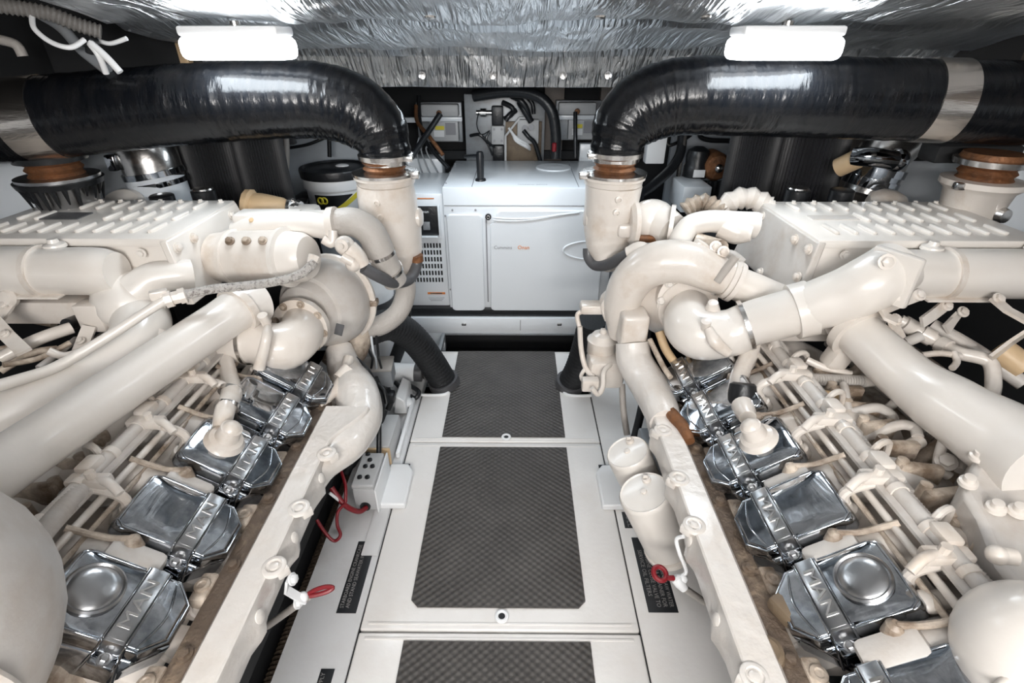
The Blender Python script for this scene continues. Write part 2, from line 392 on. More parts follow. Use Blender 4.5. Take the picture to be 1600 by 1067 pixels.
# foil ceiling: wrinkled sheet, folded down at its far edge
def foil_sheet():
    prof = [(-1.05, 1.59), (-0.7, 1.545), (0.2, 1.42), (0.9, 1.322), (1.2, 1.272), (1.5, 1.222), (1.72, 1.180), (1.745, 1.172), (1.755, 1.165), (1.80, 1.083), (1.803, 1.078)]
    L = [0]
    for i in range(1, len(prof)): L.append(L[-1] + math.hypot(prof[i][0] - prof[i - 1][0], prof[i][1] - prof[i - 1][1]))
    NY, NX = 150, 190
    vs, fs = [], []
    from mathutils import noise
    for i in range(NY + 1):
        if i <= 100: d = L[6] * i / 100
        else: d = L[6] + (L[-1] - L[6]) * (i - 100) / 50
        j = 0
        while j < len(L) - 2 and L[j + 1] < d: j += 1
        t = min(1, (d - L[j]) / (L[j + 1] - L[j])); y = prof[j][0] + (prof[j + 1][0] - prof[j][0]) * t; z = prof[j][1] + (prof[j + 1][1] - prof[j][1]) * t
        for k in range(NX + 1):
            x = -0.95 + 2.25 * k / NX
            w1 = noise.noise(V((x * 14 + 2 * noise.noise(V((x * 3, y * 4, 5))), y * 2.2, 3.1)))
            w2 = noise.noise(V((x * 5, y * 7, 9.7))); w3 = abs(noise.noise(V((x * 30 + y * 6, y * 3.5, 1.3))))
            e = 0.006 * w1 + 0.012 * w2 + 0.0015 * w3
            # sewn seams across
            for sy in (1.05, 1.42, 1.73): e += 0.010 * math.exp(-((y - sy) / 0.012) ** 2)
            if y > 1.75: vs.append((x, y + e * 0.6, z + 0.25 * e))
            else: vs.append((x, y, z + e))
    for i in range(NY):
        for k in range(NX):
            a = i * (NX + 1) + k; fs.append((a, a + 1, a + NX + 2, a + NX + 1))
    return M().add(vs, fs)
o = struct('ceiling_foil', foil_sheet(), foil); o['label'] = 'crinkled silver foil insulation under the deckhead'
sd = o.modifiers.new('solid', 'SOLIDIFY'); sd.thickness = 0.012; sd.offset = 1
b = M()
for px in (415, 520, 660, 770, 880, 950, 1133, 1280):
    p = A(px, 118, 1.775); b.lathe(p + V((0, -0.004, 0)), (0, -1, 0.3), [(0, 0.012), (0.003, 0.011), (0.005, 0.004)], 12)
for px, py in ((658, 20), (952, 8), (1135, 10)):
    p = A(px, py, 1.2); b.lathe(V((p.x, 1.32, 1.248)), (0, -0.2, -1), [(0, 0.013), (0.003, 0.011), (0.005, 0.004)], 12)
obj('foil_rivet', b, steel, o)
# dark beams hanging beyond the foil and beside it
b = M(); b.boxc(-1.5, 1.6, 1.86, 2.02, 1.10, 1.70, 0.01); struct('ceiling_beam', b, dark)
b = M(); b.box((-1.28, 1.3, 1.47), (0.10, 2.2, 0.10), Matrix.Rotation(R(20), 3, 'Y'), 0.01); b.box((-1.62, 1.9, 1.25), (0.06, 0.9, 0.4), None, 0.01); struct('trim_1', b, dark)
b = M(); b.box((-1.05, 1.86, 1.12), (0.03, 0.05, 0.16), None, 0.004); struct('trim_2', b, tan)
b = M(); b.box((1.62, 1.35, 1.38), (0.9, 0.9, 0.03), Matrix.Rotation(R(14), 3, 'Y'), 0.01); struct('trim_3', b, taupe)

# ceiling lamps and added fill lights
def lamp(loc, size, label, dm=None):
    t = thing('ceiling_lamp', label, 'lamp', loc, 'ceiling strip lamps')
    x, y, z = loc
    b = M(); b.box((x, y, z + 0.030), (size[0] - 0.01, size[1] - 0.01, 0.02), None, 0.006); obj('housing', b, plastic_w, t)
    b = M(); b.box((x, y, z - 0.004), (size[0], size[1], 0.048), None, 0.016, 3); obj('diffuser', b, dm or lamp_m, t)
    b = M(); b.cyl((x, y, z + 0.02), (x, y, z + 0.05), 0.012); obj('bracket', b, steel, t)
lamp(LAMPS[0], (0.235, 0.11), 'glowing strip lamp under the foil ceiling above the engine with the braided hose')
lamp(LAMPS[1], (0.235, 0.11), 'glowing strip lamp under the foil ceiling above the engine with the filter canisters')
for L2, n_ in zip(FILL_LAMPS, ('above the braided hose engine', 'above the filter canister engine')):
    lamp(L2, (0.5, 0.25), 'large added fill lamp behind the camera position ' + n_, fill_rear)

t = thing('rear_fill_light', 'long added fill light behind the camera', 'lamp', (0, -1.09, 1.30))  # fixture added for the fill light, out of view
b = M(); b.box((0, -1.085, 1.30), (1.26, 0.03, 0.28), None, 0.008); obj('housing', b, plastic_w, t)
b = M(); b.box((0, -1.062, 1.30), (1.2, 0.02, 0.22), None, 0.008); obj('diffuser', b, fill_rear, t)
# ------------------------------------------------------------------ walkway
XL, XR = -0.369, 0.299
HY = [(1.362, 1.965), (0.700, 1.356), (0.02, 0.694)]
hl = ['white hatch panel with a grey mat at the foot of the generator', 'white hatch panel with a grey mat in the middle of the walkway', 'white hatch panel with a grey mat, closest one along the walkway']
MX0, MX1 = -0.256, 0.176
MY = [(1.385, 1.960), (0.755, 1.330), (0.05, 0.672)]
for i, (y0, y1) in enumerate(HY):
    t = thing('floor_hatch', hl[i], 'hatch', ((XL + XR) / 2, (y0 + y1) / 2, -0.03), 'walkway hatch panels')
    b = M()
    if i == 0:   # notched round the two hose openings
        n0, n1 = 1.63, 1.80
        pts = [(XL + .003, y0), (XR - .003, y0), (XR - .003, n0), (XR - 0.085, n0), (XR - 0.105, n0 + 0.03), (XR - 0.105, n1 - .03), (XR - 0.085, n1), (XR - .003, n1), (XR - .003, y1),
               (XL + .003, y1), (XL + .003, n1), (XL + 0.085, n1), (XL + 0.105, n1 - .03), (XL + 0.105, n0 + .03), (XL + 0.085, n0), (XL + .003, n0)]
        b.prism([V((x, y, -0.03)) for x, y in pts], (0, 0, 0.03))
    else: b.boxc(XL + .003, XR - .003, y0, y1, -0.03, 0.0)
    obj('panel', b, gel, t, bevel=0.004)
    b = M()
    for (a0, a1, c0, c1) in ((XL + .02, XR - .02, y0 + .012, y0 + .018), (XL + .02, XR - .02, y1 - .018, y1 - .012)):
        b.boxc(a0, a1, c0, c1, -0.002, 0.0022, 0.001)
    obj('moulded_rib', b, gel, t)
    m0, m1 = MY[i]
    b = M()
    cr = 0.018
    if i == 0:
        pts = [(MX0, m0), (MX1, m0), (MX1, 1.625), (MX1 + .012, 1.64), (MX1 + .012, 1.79), (MX1, 1.80), (MX1, m1), (MX0, m1), (MX0, 1.80), (MX0 - .0, 1.79), (MX0 - .0, 1.64), (MX0, 1.625)]
        pts = [(MX0, m0), (MX1, m0), (MX1, m1), (MX0, m1)]
    else: pts = [(MX0 + cr, m0), (MX1 - cr, m0), (MX1, m0 + cr), (MX1, m1), (MX0, m1), (MX0, m0 + cr)]
    b.prism([V((x, y, 0.0003)) for x, y in pts], (0, 0, 0.004)); obj('rubber_mat', b, mat_m, t)
    if i < 2:
        px, py = ((791, 683), (784, 963))[i]; p = A(px, py, Z=0.004)
        b = M(); b.torus((p.x, p.y, 0.004), (0, 0, 1), 0.0125, 0.005, 24, 8); obj('finger_ring', b, plastic_w, t)
        b = M(); b.cyl((p.x, p.y, 0.002), (p.x, p.y, 0.0055), 0.0095); obj('finger_hole', b, black_matte, t)
    if i == 0:
        for s_, xx in ((-1, XL), (1, XR)):
            b = M(); e = -s_
            b.tube([V((xx, 1.63, 0.003)), V((xx + e * 0.08, 1.63, 0.003)), V((xx + e * .107, 1.66, .003)), V((xx + e * .107, 1.77, .003)), V((xx + e * .08, 1.80, .003)), V((xx, 1.80, 0.003))], 0.006, 8, 3)
            obj('opening_rim', b, plastic_w, t)
# side decks
b = M(); b.boxc(-0.53, XL, 0.02, 1.965, -0.035, 0.0, 0.004); b.boxc(-0.415, XL - 0.001, 0.9, 1.965, 0, 0.006, 0.002); struct('floor_side_left', b, deck_m)
b = M(); b.boxc(XR, 0.50, 0.02, 1.965, -0.035, 0.0, 0.004); struct('floor_side_right', b, gel)
b = M(); b.boxc(XL - 0.0016, XL + 0.0022, 0.02, 1.63, -0.02, -0.004); b.boxc(XR - 0.0022, XR + 0.0016, 0.02, 1.63, -0.02, -0.004); struct('floor_seam', b, black_matte)
b = M(); b.boxc(-0.53, -0.52, 0.02, 1.965, -0.30, -0.036); b.boxc(0.50, 0.51, 0.02, 1.965, -0.30, -0.036); struct('floor_edge', b, dark)
# raised latch covers on both seams
for s_, xx, nm in ((-1, XL, 'white raised hinge cover at the seam beside the grey junction box'), (1, XR, 'white raised hinge cover at the seam beside the filter canisters')):
    y0, y1 = 1.06, 1.23
    b = M(); x0 = xx + 0.045 if s_ < 0 else xx - 0.04; x1 = xx - 0.035 if s_ < 0 else xx + 0.05
    pts = [(x0, y0), (x0, y1 - 0.03), (x0 + (x1 - x0) * .25, y1), (x1, y1), (x1, y0)]
    b.prism([V((x, y, 0.001)) for x, y in pts], (0, 0, 0.022)); tag(obj('hinge_cover', b, plastic_w, bevel=0.005), nm, 'hinge cover', 'hinge covers')
    b = M(); b.box((xx, y1 + 0.012, 0.003), (0.05, 0.012, 0.002)); struct('floor_gap', b, black_matte)

# placards on the side decks
def placard(pix, label, lines, flip, th=0.0015, frac=0.55, col=print_w):
    ps = [A(x, y, Z=0.001) for x, y in pix]      # near-left, near-right, far-right, far-left
    x0 = (ps[0].x + ps[3].x) / 2; x1 = (ps[1].x + ps[2].x) / 2; y0 = (ps[0].y + ps[1].y) / 2; y1 = (ps[2].y + ps[3].y) / 2
    t = thing('warning_placard', label, 'placard', ((x0 + x1) / 2, (y0 + y1) / 2, 0.0), 'black deck placards')
    b = M(); b.boxc(x0, x1, y0, y1, 0.0004, th + 0.0004, 0.0004); obj('plate', b, placard_m, t)
    n = len(lines); b = M()
    right = V((0, 1, 0)) if not flip else V((0, -1, 0)); up = V((0, 0, 1)).cross(right)
    W = x1 - x0; L = y1 - y0
    for i, s_ in enumerate(lines):
        if not s_: continue
        off = W * (0.5 - (i + 0.5) / n) * 0.86
        h = W * 0.86 / n * 0.95
        vs, fs = text_mesh(s_); wd = max(q.x for q in vs) * 2 * h
        k = min(1.0, L * 0.88 / wd)
        add_text(b, s_, V(((x0 + x1) / 2, (y0 + y1) / 2, th + 0.0006)) + up * off, right, up, h, 0, k)
    obj('lettering', b, col, t)
placard([(523, 958), (558, 958), (586, 846), (562, 846)], 'black placard with two lines of capitals beside the engine with the braided hose', ['STARBOARD ENGINE CRANKCASE', 'AND STAND SEAWATER INTAKE', ''], False)
placard([(576, 818), (594, 818), (608, 780), (596, 780)], 'small black placard on the deck just below the grey junction box', ['PUMP', 'VALVE'], False, col=print_dim)
placard([(604, 770), (614, 770), (629, 708), (614, 708)], 'narrow black placard between the grey junction box and the hinge cover', ['SEACOCK', ''], False, col=print_dim)
placard([(490, 1090), (513, 1090), (521, 1045), (500, 1045)], 'cropped black placard on the grey deck at the bottom edge of the photo', ['SUPPLY', ''], False)
placard([(1014, 957), (1057, 957), (1030, 840), (986, 840)], 'black placard with rows of white text lying under the red ring handle', ['STARBOARD ENGINE RAW WATER', 'INTAKE AND SEA STRAINER FOR', 'MAIN ENGINE CLOSE VALVE TO', 'SERVICE OIL FILTERS'], True)
placard([(978, 826), (996, 824), (990, 800), (970, 800)], 'small black placard half hidden under the big filter canister', ['FUEL'], True, col=print_dim)

# ------------------------------------------------------------------ generator platform
FY = 2.13
b = M()
zt, zb_ = A(800, 497, FY).z, A(800, 521, FY).z
b.boxc(-1.0, 0.62, FY, FY + 0.03, zb_, zt, 0.003); b.boxc(-1.0, 0.62, FY + 0.03, 2.85, zt - 0.03, zt)
b.boxc(-1.0, -0.34, FY, FY + 0.03, -0.10, zb_); b.boxc(0.30, 0.62, FY, FY + 0.03, -0.10, zb_)
struct('floor_platform', b, white)
b = M(); b.boxc(-0.35, -0.335, 1.967, FY, -0.02, zb_ + 0.004, 0.002); b.boxc(0.285, 0.30, 1.967, FY, -0.02, zb_ + 0.004, 0.002); b.boxc(-0.35, 0.30, FY - 0.006, FY, zb_ - 0.008, zb_ + 0.002, 0.002); struct('trim_4', b, grey_metal)
b = M(); b.boxc(-0.9, 0.6, FY + 0.2, FY + 0.22, -0.5, zb_); b.boxc(-1.0, 0.6, 1.967, FY + .2, -0.22, -0.20); struct('floor_well', b, dark)
b = M(); b.boxc(-0.86, -0.53, 1.8, FY, -0.04, -0.015, 0.004); struct('floor_side_far', b, deck_m)
for px in (725, 874):
    p = A(px, 506, FY); b = M(); b.box(p + V((0, -0.004, 0)), (0.022, 0.008, 0.012), None, 0.002); b.cyl(p + V((0, -0.012, 0.002)), p + V((0, -0.004, 0.002)), 0.004)
    tag(obj('platform_latch', b, steel), 'small metal latch on the white platform edge near ' + ('the grille end of the generator' if px == 725 else 'the round moulded end of the generator'), 'latch', 'platform latches')
b = M(); p = A(813, 508, FY); b.box(p + V((0, -0.001, 0)), (0.003, 0.003, 0.055)); struct('trim_5', b, print_g)

# ------------------------------------------------------------------ generator
GY = 2.15
def G(px, py): return A(px, py, GY)
gz0 = G(800, 487).z; gz1 = G(800, 293).z
gx0, gx1 = G(692, 320).x, G(945, 400).x + 0.03
g = thing('generator', 'white boxed generator set with a perforated grille on a platform beyond the walkway', 'generator', ((gx0 + gx1) / 2, 2.4, gz0))
b = M(); b.boxc(gx0, gx1, GY, GY + 0.56, gz0 + 0.02, gz1, 0.006); obj('housing', b, white, g)
b = M(); b.boxc(gx0 - 0.32, gx1 + 0.02, GY - 0.006, GY + 0.5, gz0 - 0.022, gz0 + 0.02, 0.004); obj('base_skid', b, black, g)
lz1 = gz1 - 0.03
lx0 = gx0 - 0.30
b = M(); b.boxc(lx0, gx0 - 0.002, GY + 0.02, GY + 0.42, gz0 + 0.02, lz1, 0.006); obj('end_housing', b, white, g)
b = M(); b.boxc(gx0 + 0.002, gx0 + 0.004, GY + .02, GY + .54, gz1, gz1 + 0.001); b.box((G(738, 320).x, GY + 0.28, gz1 + 0.0012), (0.0025, 0.54, 0.002)); b.box((G(903, 320).x, GY + 0.28, gz1 + 0.0012), (0.0025, 0.54, 0.002))
b.box(((gx0 + gx1) / 2, GY - 0.0008, G(800, 321).z), (gx1 - gx0 - .01, 0.002, 0.002)); obj('seam', b, print_g, g)
# plates on the front
def plate(x0, x1, y0, y1, name, m, pr=0.010, cr=0.02, notch=False, yo=0):
    p0, p1 = G(x0, y1), G(x1, y0); b = M()
    X0 = G(x0, (y0 + y1) / 2).x; X1 = G(x1, (y0 + y1) / 2).x; Z0, Z1 = p0.z, p1.z; pts = []
    def corner(cx, cz, a0):
        for k in range(5): pts.append(V((cx + cr * math.cos(a0 + k * PI / 8), GY + yo, cz + cr * math.sin(a0 + k * PI / 8))))
    corner(X1 - cr, Z0 + cr, -PI / 2); corner(X1 - cr, Z1 - cr, 0)
    if notch: pts.extend([V((X0 + 0.05, GY + yo, Z1)), V((X0 + 0.035, GY + yo, Z1 - 0.012)), V((X0 + 0.03, GY + yo, Z1 - 0.045)), V((X0 + 0.006, GY + yo, Z1 - 0.062))])
    else: corner(X0 + cr, Z1 - cr, PI / 2)
    corner(X0 + cr, Z0 + cr, PI)
    b.prism(pts, (0, -pr, 0)); return obj(name, b, m, g, bevel=0.005)
plate(702, 756, 334, 484, 'narrow_access_panel', white_panel)
plate(765, 941, 328, 484, 'large_access_door', white_panel, notch=True)
b = M()
b.box((G(761, 400).x, GY - 0.001, (G(0, 322).z + G(0, 484).z) / 2), (0.006, 0.004, 0.39)); obj('door_gap', b, print_g, g)
# moulded swoosh and round boss on the door
b = M()
for dz, ex in ((0, 1.0), (0.012, 0.9)):
    pts = [A(770 + 0 * ex, 340 + dz * 300, GY - .011), A(800, 342 + dz * 280, GY - .011), A(835 * 1.0, 341 + dz * 150, GY - .011), A(870, 336 + dz * 60, GY - .011), A(905, 332, GY - .011)]
    b.tube(pts, 0.0035, 8, 6)
obj('moulded_swoosh', b, white_panel, g)
b = M(); pts = []
for k in range(13):
    a = PI * 0.42 + PI * 1.12 * k / 12; c = A(925, 391, GY - .010); pts.append(c + V((0.125 * math.cos(a), 0, 0.042 * math.sin(a))))
b.tube(pts, [0.002 + 0.003 * math.sin(PI * k / 12) for k in range(13)], 8, 3); obj('moulded_ring', b, white, g)
p = G(763, 338); b = M(); b.cyl(p + V((0, -0.012, 0)), p + V((0, 0.002, 0)), 0.013); lk = obj('door_lock', b, black, g)
b = M(); b.torus(p + V((0, -0.0125, 0)), (0, 1, 0), 0.006, 0.0018); obj('lock_ring', b, steel, lk)
b = M(); add_text(b, 'Cummins', G(786, 385.5) + V((0, -0.0105, 0)), (1, 0, 0), (0, 0, 1), 0.0235, 0, 0.88); obj('lettering', b, print_g, g)
b = M(); add_text(b, 'Onan', G(818, 385.5) + V((0, -0.0105, 0)), (1, 0, 0), (0, 0, 1), 0.0245, 0.0006, 0.95); obj('lettering', b, orange, g, label='orange lettering')
b = M()
for px, py in ((707, 328), (743, 328), (701, 362), (704, 452), (696, 337)): b.lathe(G(px, py) + V((0, 0, 0)), (0, -1, 0), [(0, 0.0045), (0.003, 0.004), (0.004, 0.002)], 10)
for px, py in ((703, 270), (697, 287), (711, 256)): p = A(px, py, Z=gz1); b.lathe(p, (0, 0, 1), [(0, 0.0045), (0.003, 0.004), (0.004, 0.002)], 10)
obj('screw', b, print_g, g)
# recessed black control panel and grille on the end housing
EY = GY + 0.02
def E(px, py): return A(px, py, EY)
cp0, cp1 = E(655, 367), E(683, 322)
b = M(); b.boxc(E(648, 345).x, cp1.x, EY - 0.006, EY + 0.01, cp0.z, cp1.z, 0.002); cp = obj('control_panel', b, black, g)
b = M(); add_text(b, 'Onan', E(663, 330) + V((0, -0.0075, 0)), (1, 0, 0), (0, 0, 1), 0.018, 0.0006); obj('lettering', b, plastic_w, cp)
b = M(); b.box(E(667, 352) + V((0, -0.009, 0)), (0.03, 0.008, 0.035), None, 0.002); obj('breaker_switch', b, grey_metal, cp)
b = M(); b.box((cp1.x + 0.006, EY - 0.009, (cp0.z + cp1.z) / 2), (0.008, 0.02, cp1.z - cp0.z + 0.01), None, 0.002); b.box(((cp0.x + cp1.x) / 2 - .01, EY - 0.009, cp0.z - 0.005), (0.10, 0.02, 0.006), None, 0.001); obj('panel_frame', b, white, g)
b = M()
for r_ in range(6):
    py = 383.5 + r_ * 10.7; x_a = 646 if r_ > 1 else 645
    for c_ in range(13):
        px = 692 - 2.5 + r_ * 0.75 - c_ * 4.75 - 2
        p = E(px, py); b.box(p + V((0, -0.0008, 0)), (0.0075, 0.0016, 0.021), Matrix.Rotation(0.0, 3, 'Y'))
obj('grille_slot', b, black_matte, g)['kind'] = 'stuff'
b = M(); p = E(682, 458); b.box(p + V((0, -0.0008, 0)), (0.082, 0.0016, 0.010)); st = obj('warning_sticker', b, orange, g)
b = M(); b.box(p + V((0, -0.002, 0)), (0.055, 0.0012, 0.006)); obj('sticker_band', b, strip_m, st)
b = M()
for k in range(3): b.box(E(682, 465 + k * 2.2) + V((0, -0.0008, 0)), (0.075 - 0.01 * k, 0.0016, 0.0022))
obj('fine_print', b, print_g, g)
b = M(); b.box(E(665, 310) + V((0, -0.0008, 0)), (0.07, 0.0016, 0.004)); obj('maker_stripe', b, orange, g)
# top: round cap, black exhaust fitting, faint print
p = A(865, 262, Z=gz1); b = M(); b.lathe(p, (0, 0, 1), [(0, 0.085), (0.004, 0.083), (0.006, 0.075), (0.003, 0.06), (0.006, 0.04), (0.007, 0.01)], 32); obj('round_cap', b, white, g)
b = M(); add_text(b, 'TECHNICAL SERVICE', A(832, 288.5, Z=gz1 + .0005), (1, 0, 0), (0, 1, 0), 0.016, 0, 0.85); obj('lettering', b, print_g, g)
p = A(751, 282, Z=gz1); b = M(); b.lathe(p, (0, 0, 1), [(0, 0.024), (0.008, 0.022), (0.01, 0.015), (0.10, 0.017), (0.118, 0.014), (0.122, 0.006)], 16)
b.tube([p + V((0, 0.0, 0.10)), p + V((-0.03, 0.02, 0.098)), p + V((-0.07, 0.08, 0.085))], 0.008, 8); obj('vent_fitting', b, black, g)

# ------------------------------------------------------------------ equipment on the back wall
def pix_box(b, x0, y0, x1, y1, Y, depth, bev=0.003):
    a = A(x0, (y0 + y1) / 2, Y).x; c = A(x1, (y0 + y1) / 2, Y).x; z1 = A(800, y0, Y).z; z0 = A(800, y1, Y).z
    b.boxc(a, c, Y, Y + depth, z0, z1, bev); return b
BY = 2.78
for (x0, label, k) in ((652, 'grey wall charger with a yellow sticker beside the slanting black strut', 0), (868, 'grey wall charger with a yellow sticker beside the arching black hose', 1)):
    t = thing('battery_charger', label, 'charger', A(x0 + 35, 222, BY + 0.1), 'chargers on the back wall')
    dx = x0 - 652; dy = -3 * k
    b = M(); pix_box(b, x0, 160 + dy, x0 + 70, 222 + dy, BY + 0.06, 0.08); obj('back_plate', b, grey_metal, t)
    b = M(); pix_box(b, x0 + 5, 163 + dy, x0 + 64, 183 + dy, BY + 0.0, 0.06, 0.01); obj('cover', b, box_grey, t)
    b = M(); pix_box(b, x0 + 2, 183 + dy, x0 + 70, 190 + dy, BY - 0.01, 0.02); obj('mounting_rail', b, white, t)
    b = M(); pix_box(b, x0 + 20, 190 + dy, x0 + 64, 221 + dy, BY, 0.06, 0.004); bd = obj('body', b, box_grey, t)
    b = M(); pix_box(b, x0 + 28, 197 + dy, x0 + 42, 203 + dy, BY - 0.002, 0.002, 0); obj('sticker', b, yellow, bd)
    b = M(); pix_box(b, x0 + 26, 204 + dy, x0 + 42, 214 + dy, BY - 0.002, 0.002, 0); obj('sticker', b, plastic_w, bd)
    b = M(); pix_box(b, x0 + 44, 192 + dy, x0 + 60, 211 + dy, BY - 0.002, 0.002, 0); obj('sticker', b, print_g, bd)
    b = M(); p = A(x0 + 34, 177 + dy, BY - 0.005); b.lathe(p, (0, -1, 0), [(0, 0.014), (0.01, 0.012), (0.012, 0.005)], 14); obj('terminal', b, rust, t)
t = thing('pump_board', 'grey mounting board with pump, valve block and hoses behind the generator', 'equipment board', A(790, 258, BY + 0.1))
b = M(); pix_box(b, 727, 147, 851, 262, BY + 0.04, 0.03, 0.004); obj('board', b, grey_metal, t)
b = M(); pix_box(b, 768, 166, 786, 196, BY - 0.02, 0.05, 0.006); obj('solenoid', b, black, t)
b = M(); pix_box(b, 768, 197, 788, 226, BY - 0.02, 0.05, 0.004); vb = obj('valve_block', b, box_grey, t)
b = M()
for px, py in ((772, 202), (784, 202), (772, 220), (784, 220)): b.cyl(A(px, py, BY - .028), A(px, py, BY - .02), 0.006, n=8)
obj('screw', b, print_g, vb)
b = M(); pix_box(b, 770, 228, 787, 256, BY - 0.01, 0.04, 0.004); obj('relay', b, black, t)
b = M(); b.lathe(A(744, 176, BY), (1, 0, 0), [(0, 0.012), (0.02, 0.012), (0.022, 0.02), (0.05, 0.02), (0.052, 0.012), (0.08, 0.012)], 14); obj('brass_fitting', b, steel, t)
b = M(); pix_box(b, 808, 187, 842, 225, BY - 0.02, 0.05, 0.006); pm = obj('pump_body', b, box_grey, t)
b = M(); b.cyl(A(820, 200, BY - .05), A(820, 200, BY - .01), 0.014); b.cyl(A(830, 199, BY - .05), A(830, 199, BY - .01), 0.014); obj('port', b, print_g, pm)
b = M(); b.strip([A(790, 262, BY - .02), A(790, 212, BY - .02), A(812, 184, BY - .02), A(830, 184, BY - .02)], 0.02, 0.01, (0, 1, 0)); obj('bracket', b, box_grey, t)
b = M(); pix_box(b, 790, 190, 846, 258, BY + 0.025, 0.02); obj('rusty_backing', b, bronze, t)
b = M(); b.tube([A(800, 150, BY - .02), A(812, 156, BY - .06), A(822, 168, BY - .06), A(826, 182, BY - .04)], 0.014, 10); b.tube([A(822, 150, BY - .02), A(832, 162, BY - .03), A(834, 178, BY - .03)], 0.010, 10); b.tube([A(806, 172, BY - .03), A(796, 180, BY - .05), A(790, 188, BY - .05)], 0.013, 10); b.tube([A(735, 212, BY - .02), A(748, 210, BY - .05), A(756, 216, BY - .05), A(766, 228, BY - .03)], 0.008, 8); obj('hose', b, black, t)
b = M()
for k in range(3): b.tube([A(795 + 3 * k, 200 + 4 * k, BY - .03), A(806, 214 + 3 * k, BY - .05), A(822, 224 + 3 * k, BY - .03), A(828, 230 + 2 * k, BY)], 0.006, 8)
obj('clear_tube', b, plastic_w, t)
b = M(); b.tube([A(818, 204, BY - .05), A(826, 214, BY - .06), A(836, 225, BY - .05), A(846, 258, BY - .04)], 0.011, 10); obj('hose', b, black, t)
b = M(); b.tube([A(812, 160, BY - .02), A(818, 170, BY - .05), A(830, 190, BY - .04)], 0.016, 10); b.tube([A(785, 160, BY - .02), A(800, 168, BY - .04), A(800, 178, BY - .03), A(788, 186, BY - .03)], 0.012, 10); obj('hose', b, black, t)
b = M(); b.tube([A(748, 176, BY - .01), A(745, 195, BY - .03), A(752, 210, BY - .03), A(765, 204, BY - .03)], 0.003, 6); b.tube([A(765, 206, BY - .04), A(760, 218, BY - .05), A(772, 230, BY - .03)], 0.006, 6); b.tube([A(738, 210, BY), A(752, 213, BY - .03), A(762, 225, BY - .04), A(770, 243, BY - .03)], 0.005, 6); obj('wiring', b, black, t)

def hose(name, pts, r, m, label, cat='hose', group=None, rib=None, n=12):
    b = M(); b.tube([A(*p) for p in pts], r, n, 7, rib); return tag(obj(name, b, m), label, cat, group)
hose('black_hose', [(740, 150, 2.7), (790, 143, 2.66), (835, 148, 2.62), (860, 170, 2.6), (868, 205, 2.6), (868, 247, 2.60)], 0.026, black, 'thick black hose arching over the pump board behind the generator')
hose('black_hose', [(688, 178, 2.5), (668, 208, 2.45), (640, 250, 2.35)], 0.013, black, 'slanting black strut hose running down behind the exhaust elbow next to the bucket')
hose('red_cable', [(650, 165, 2.66), (652, 190, 2.6), (672, 215, 2.5), (692, 242, 2.45)], 0.009, rust, 'reddish brown cable hanging before the charger next to the slanting strut', 'cable')
hose('black_cable', [(654, 150, 2.70), (656, 190, 2.64), (668, 225, 2.56), (700, 262, 2.5)], 0.010, black, 'black cable hanging beside the reddish brown cable at the back', 'cable')
hose('black_cable', [(899, 175, 2.66), (899, 215, 2.62), (899, 247, 2.6)], 0.010, black, 'upright black cable in front of the charger beside the arching hose', 'cable')
b = M(); p = A(866, 230, 2.56); b.cyl(p + V((0, 0, -0.02)), p + V((0, 0, 0.02)), 0.011, n=12, bev=.003); tag(obj('red_plug', b, red), 'small red plug hanging behind the generator next to the arching hose', 'plug')
b = M(); pix_box(b, 618, 184, 656, 192, BY, 0.03); tag(obj('wall_bracket', b, white), 'white horizontal bracket bar beside the charger by the slanting strut', 'bracket')
b = M(); pix_box(b, 638, 248, 691, 285, 2.60, 0.12, 0.004); tag(obj('white_junction_box', b, white), 'white square box with wires standing behind the grille end of the generator', 'junction box')
b = M()
for k, x in enumerate((655, 662, 670)): b.tube([A(x, 215 + 5 * k, 2.58), A(x - 4, 235, 2.57), A(x + 2 + 4 * k, 262, 2.56), A(x + 8 + 5 * k, 276, 2.58)], 0.004, 6)
tag(obj('grey_wires', b, grey_metal), 'thin grey wires dangling over the white box behind the generator', 'wires')
b = M(); b.boxc(-0.62, 0.62, 2.86, 2.9, 0.66, 0.70); struct('trim_6', b, dark)
b = M(); pix_box(b, 905, 225, 940, 275, 2.73, 0.05); pix_box(b, 908, 246, 925, 253, 2.72, 0.01, 0); tag(obj('white_locker', b, white), 'white cabinet box at the back beside the elbow with copper fitting', 'box')
b = M(); pix_box(b, 850, 118, 880, 262, 2.90, 0.05); pix_box(b, 935, 135, 990, 262, 2.90, 0.05); struct('trim_7', b, taupe)

# ------------------------------------------------------------------ space beside the generator, right
b = M(); pix_box(b, 1012, 195, 1042, 256, 2.45, 0.06, 0.006); tag(obj('white_panel_box', b, plastic_w), 'tall white box hung on the bulkhead next to the curved black hose', 'box')
hose('black_hose', [(1066, 200, 2.5), (1064, 235, 2.45), (1050, 262, 2.4), (1020, 290, 2.3), (1000, 305, 2.25)], 0.022, black, 'curved thick black hose coming down beside the tall white box')
hose('black_cable', [(1045, 200, 2.6), (1043, 226, 2.58), (1060, 222, 2.58), (1078, 212, 2.6), (1092, 198, 2.6)], 0.008, black, 'thin kinked black cable stapled across the grey bulkhead', 'cable')
hose('black_cable', [(1092, 200, 2.6), (1095, 214, 2.6), (1110, 219, 2.6), (1140, 220, 2.6)], 0.011, black, 'black cable running level into the pleated air filter', 'cable')
b = M(); b.boxc(A(1062, 250, 2.45).x, A(1066, 250, 2.45).x, 2.44, 2.47, 0.3, 1.02); tag(obj('steel_upright', b, steel), 'thin steel upright behind the curved black hose', 'post')
t = thing('bilge_pump', 'black pump with a white label between the steel upright and the pleated filter', 'pump', A(1085, 280, 2.4))
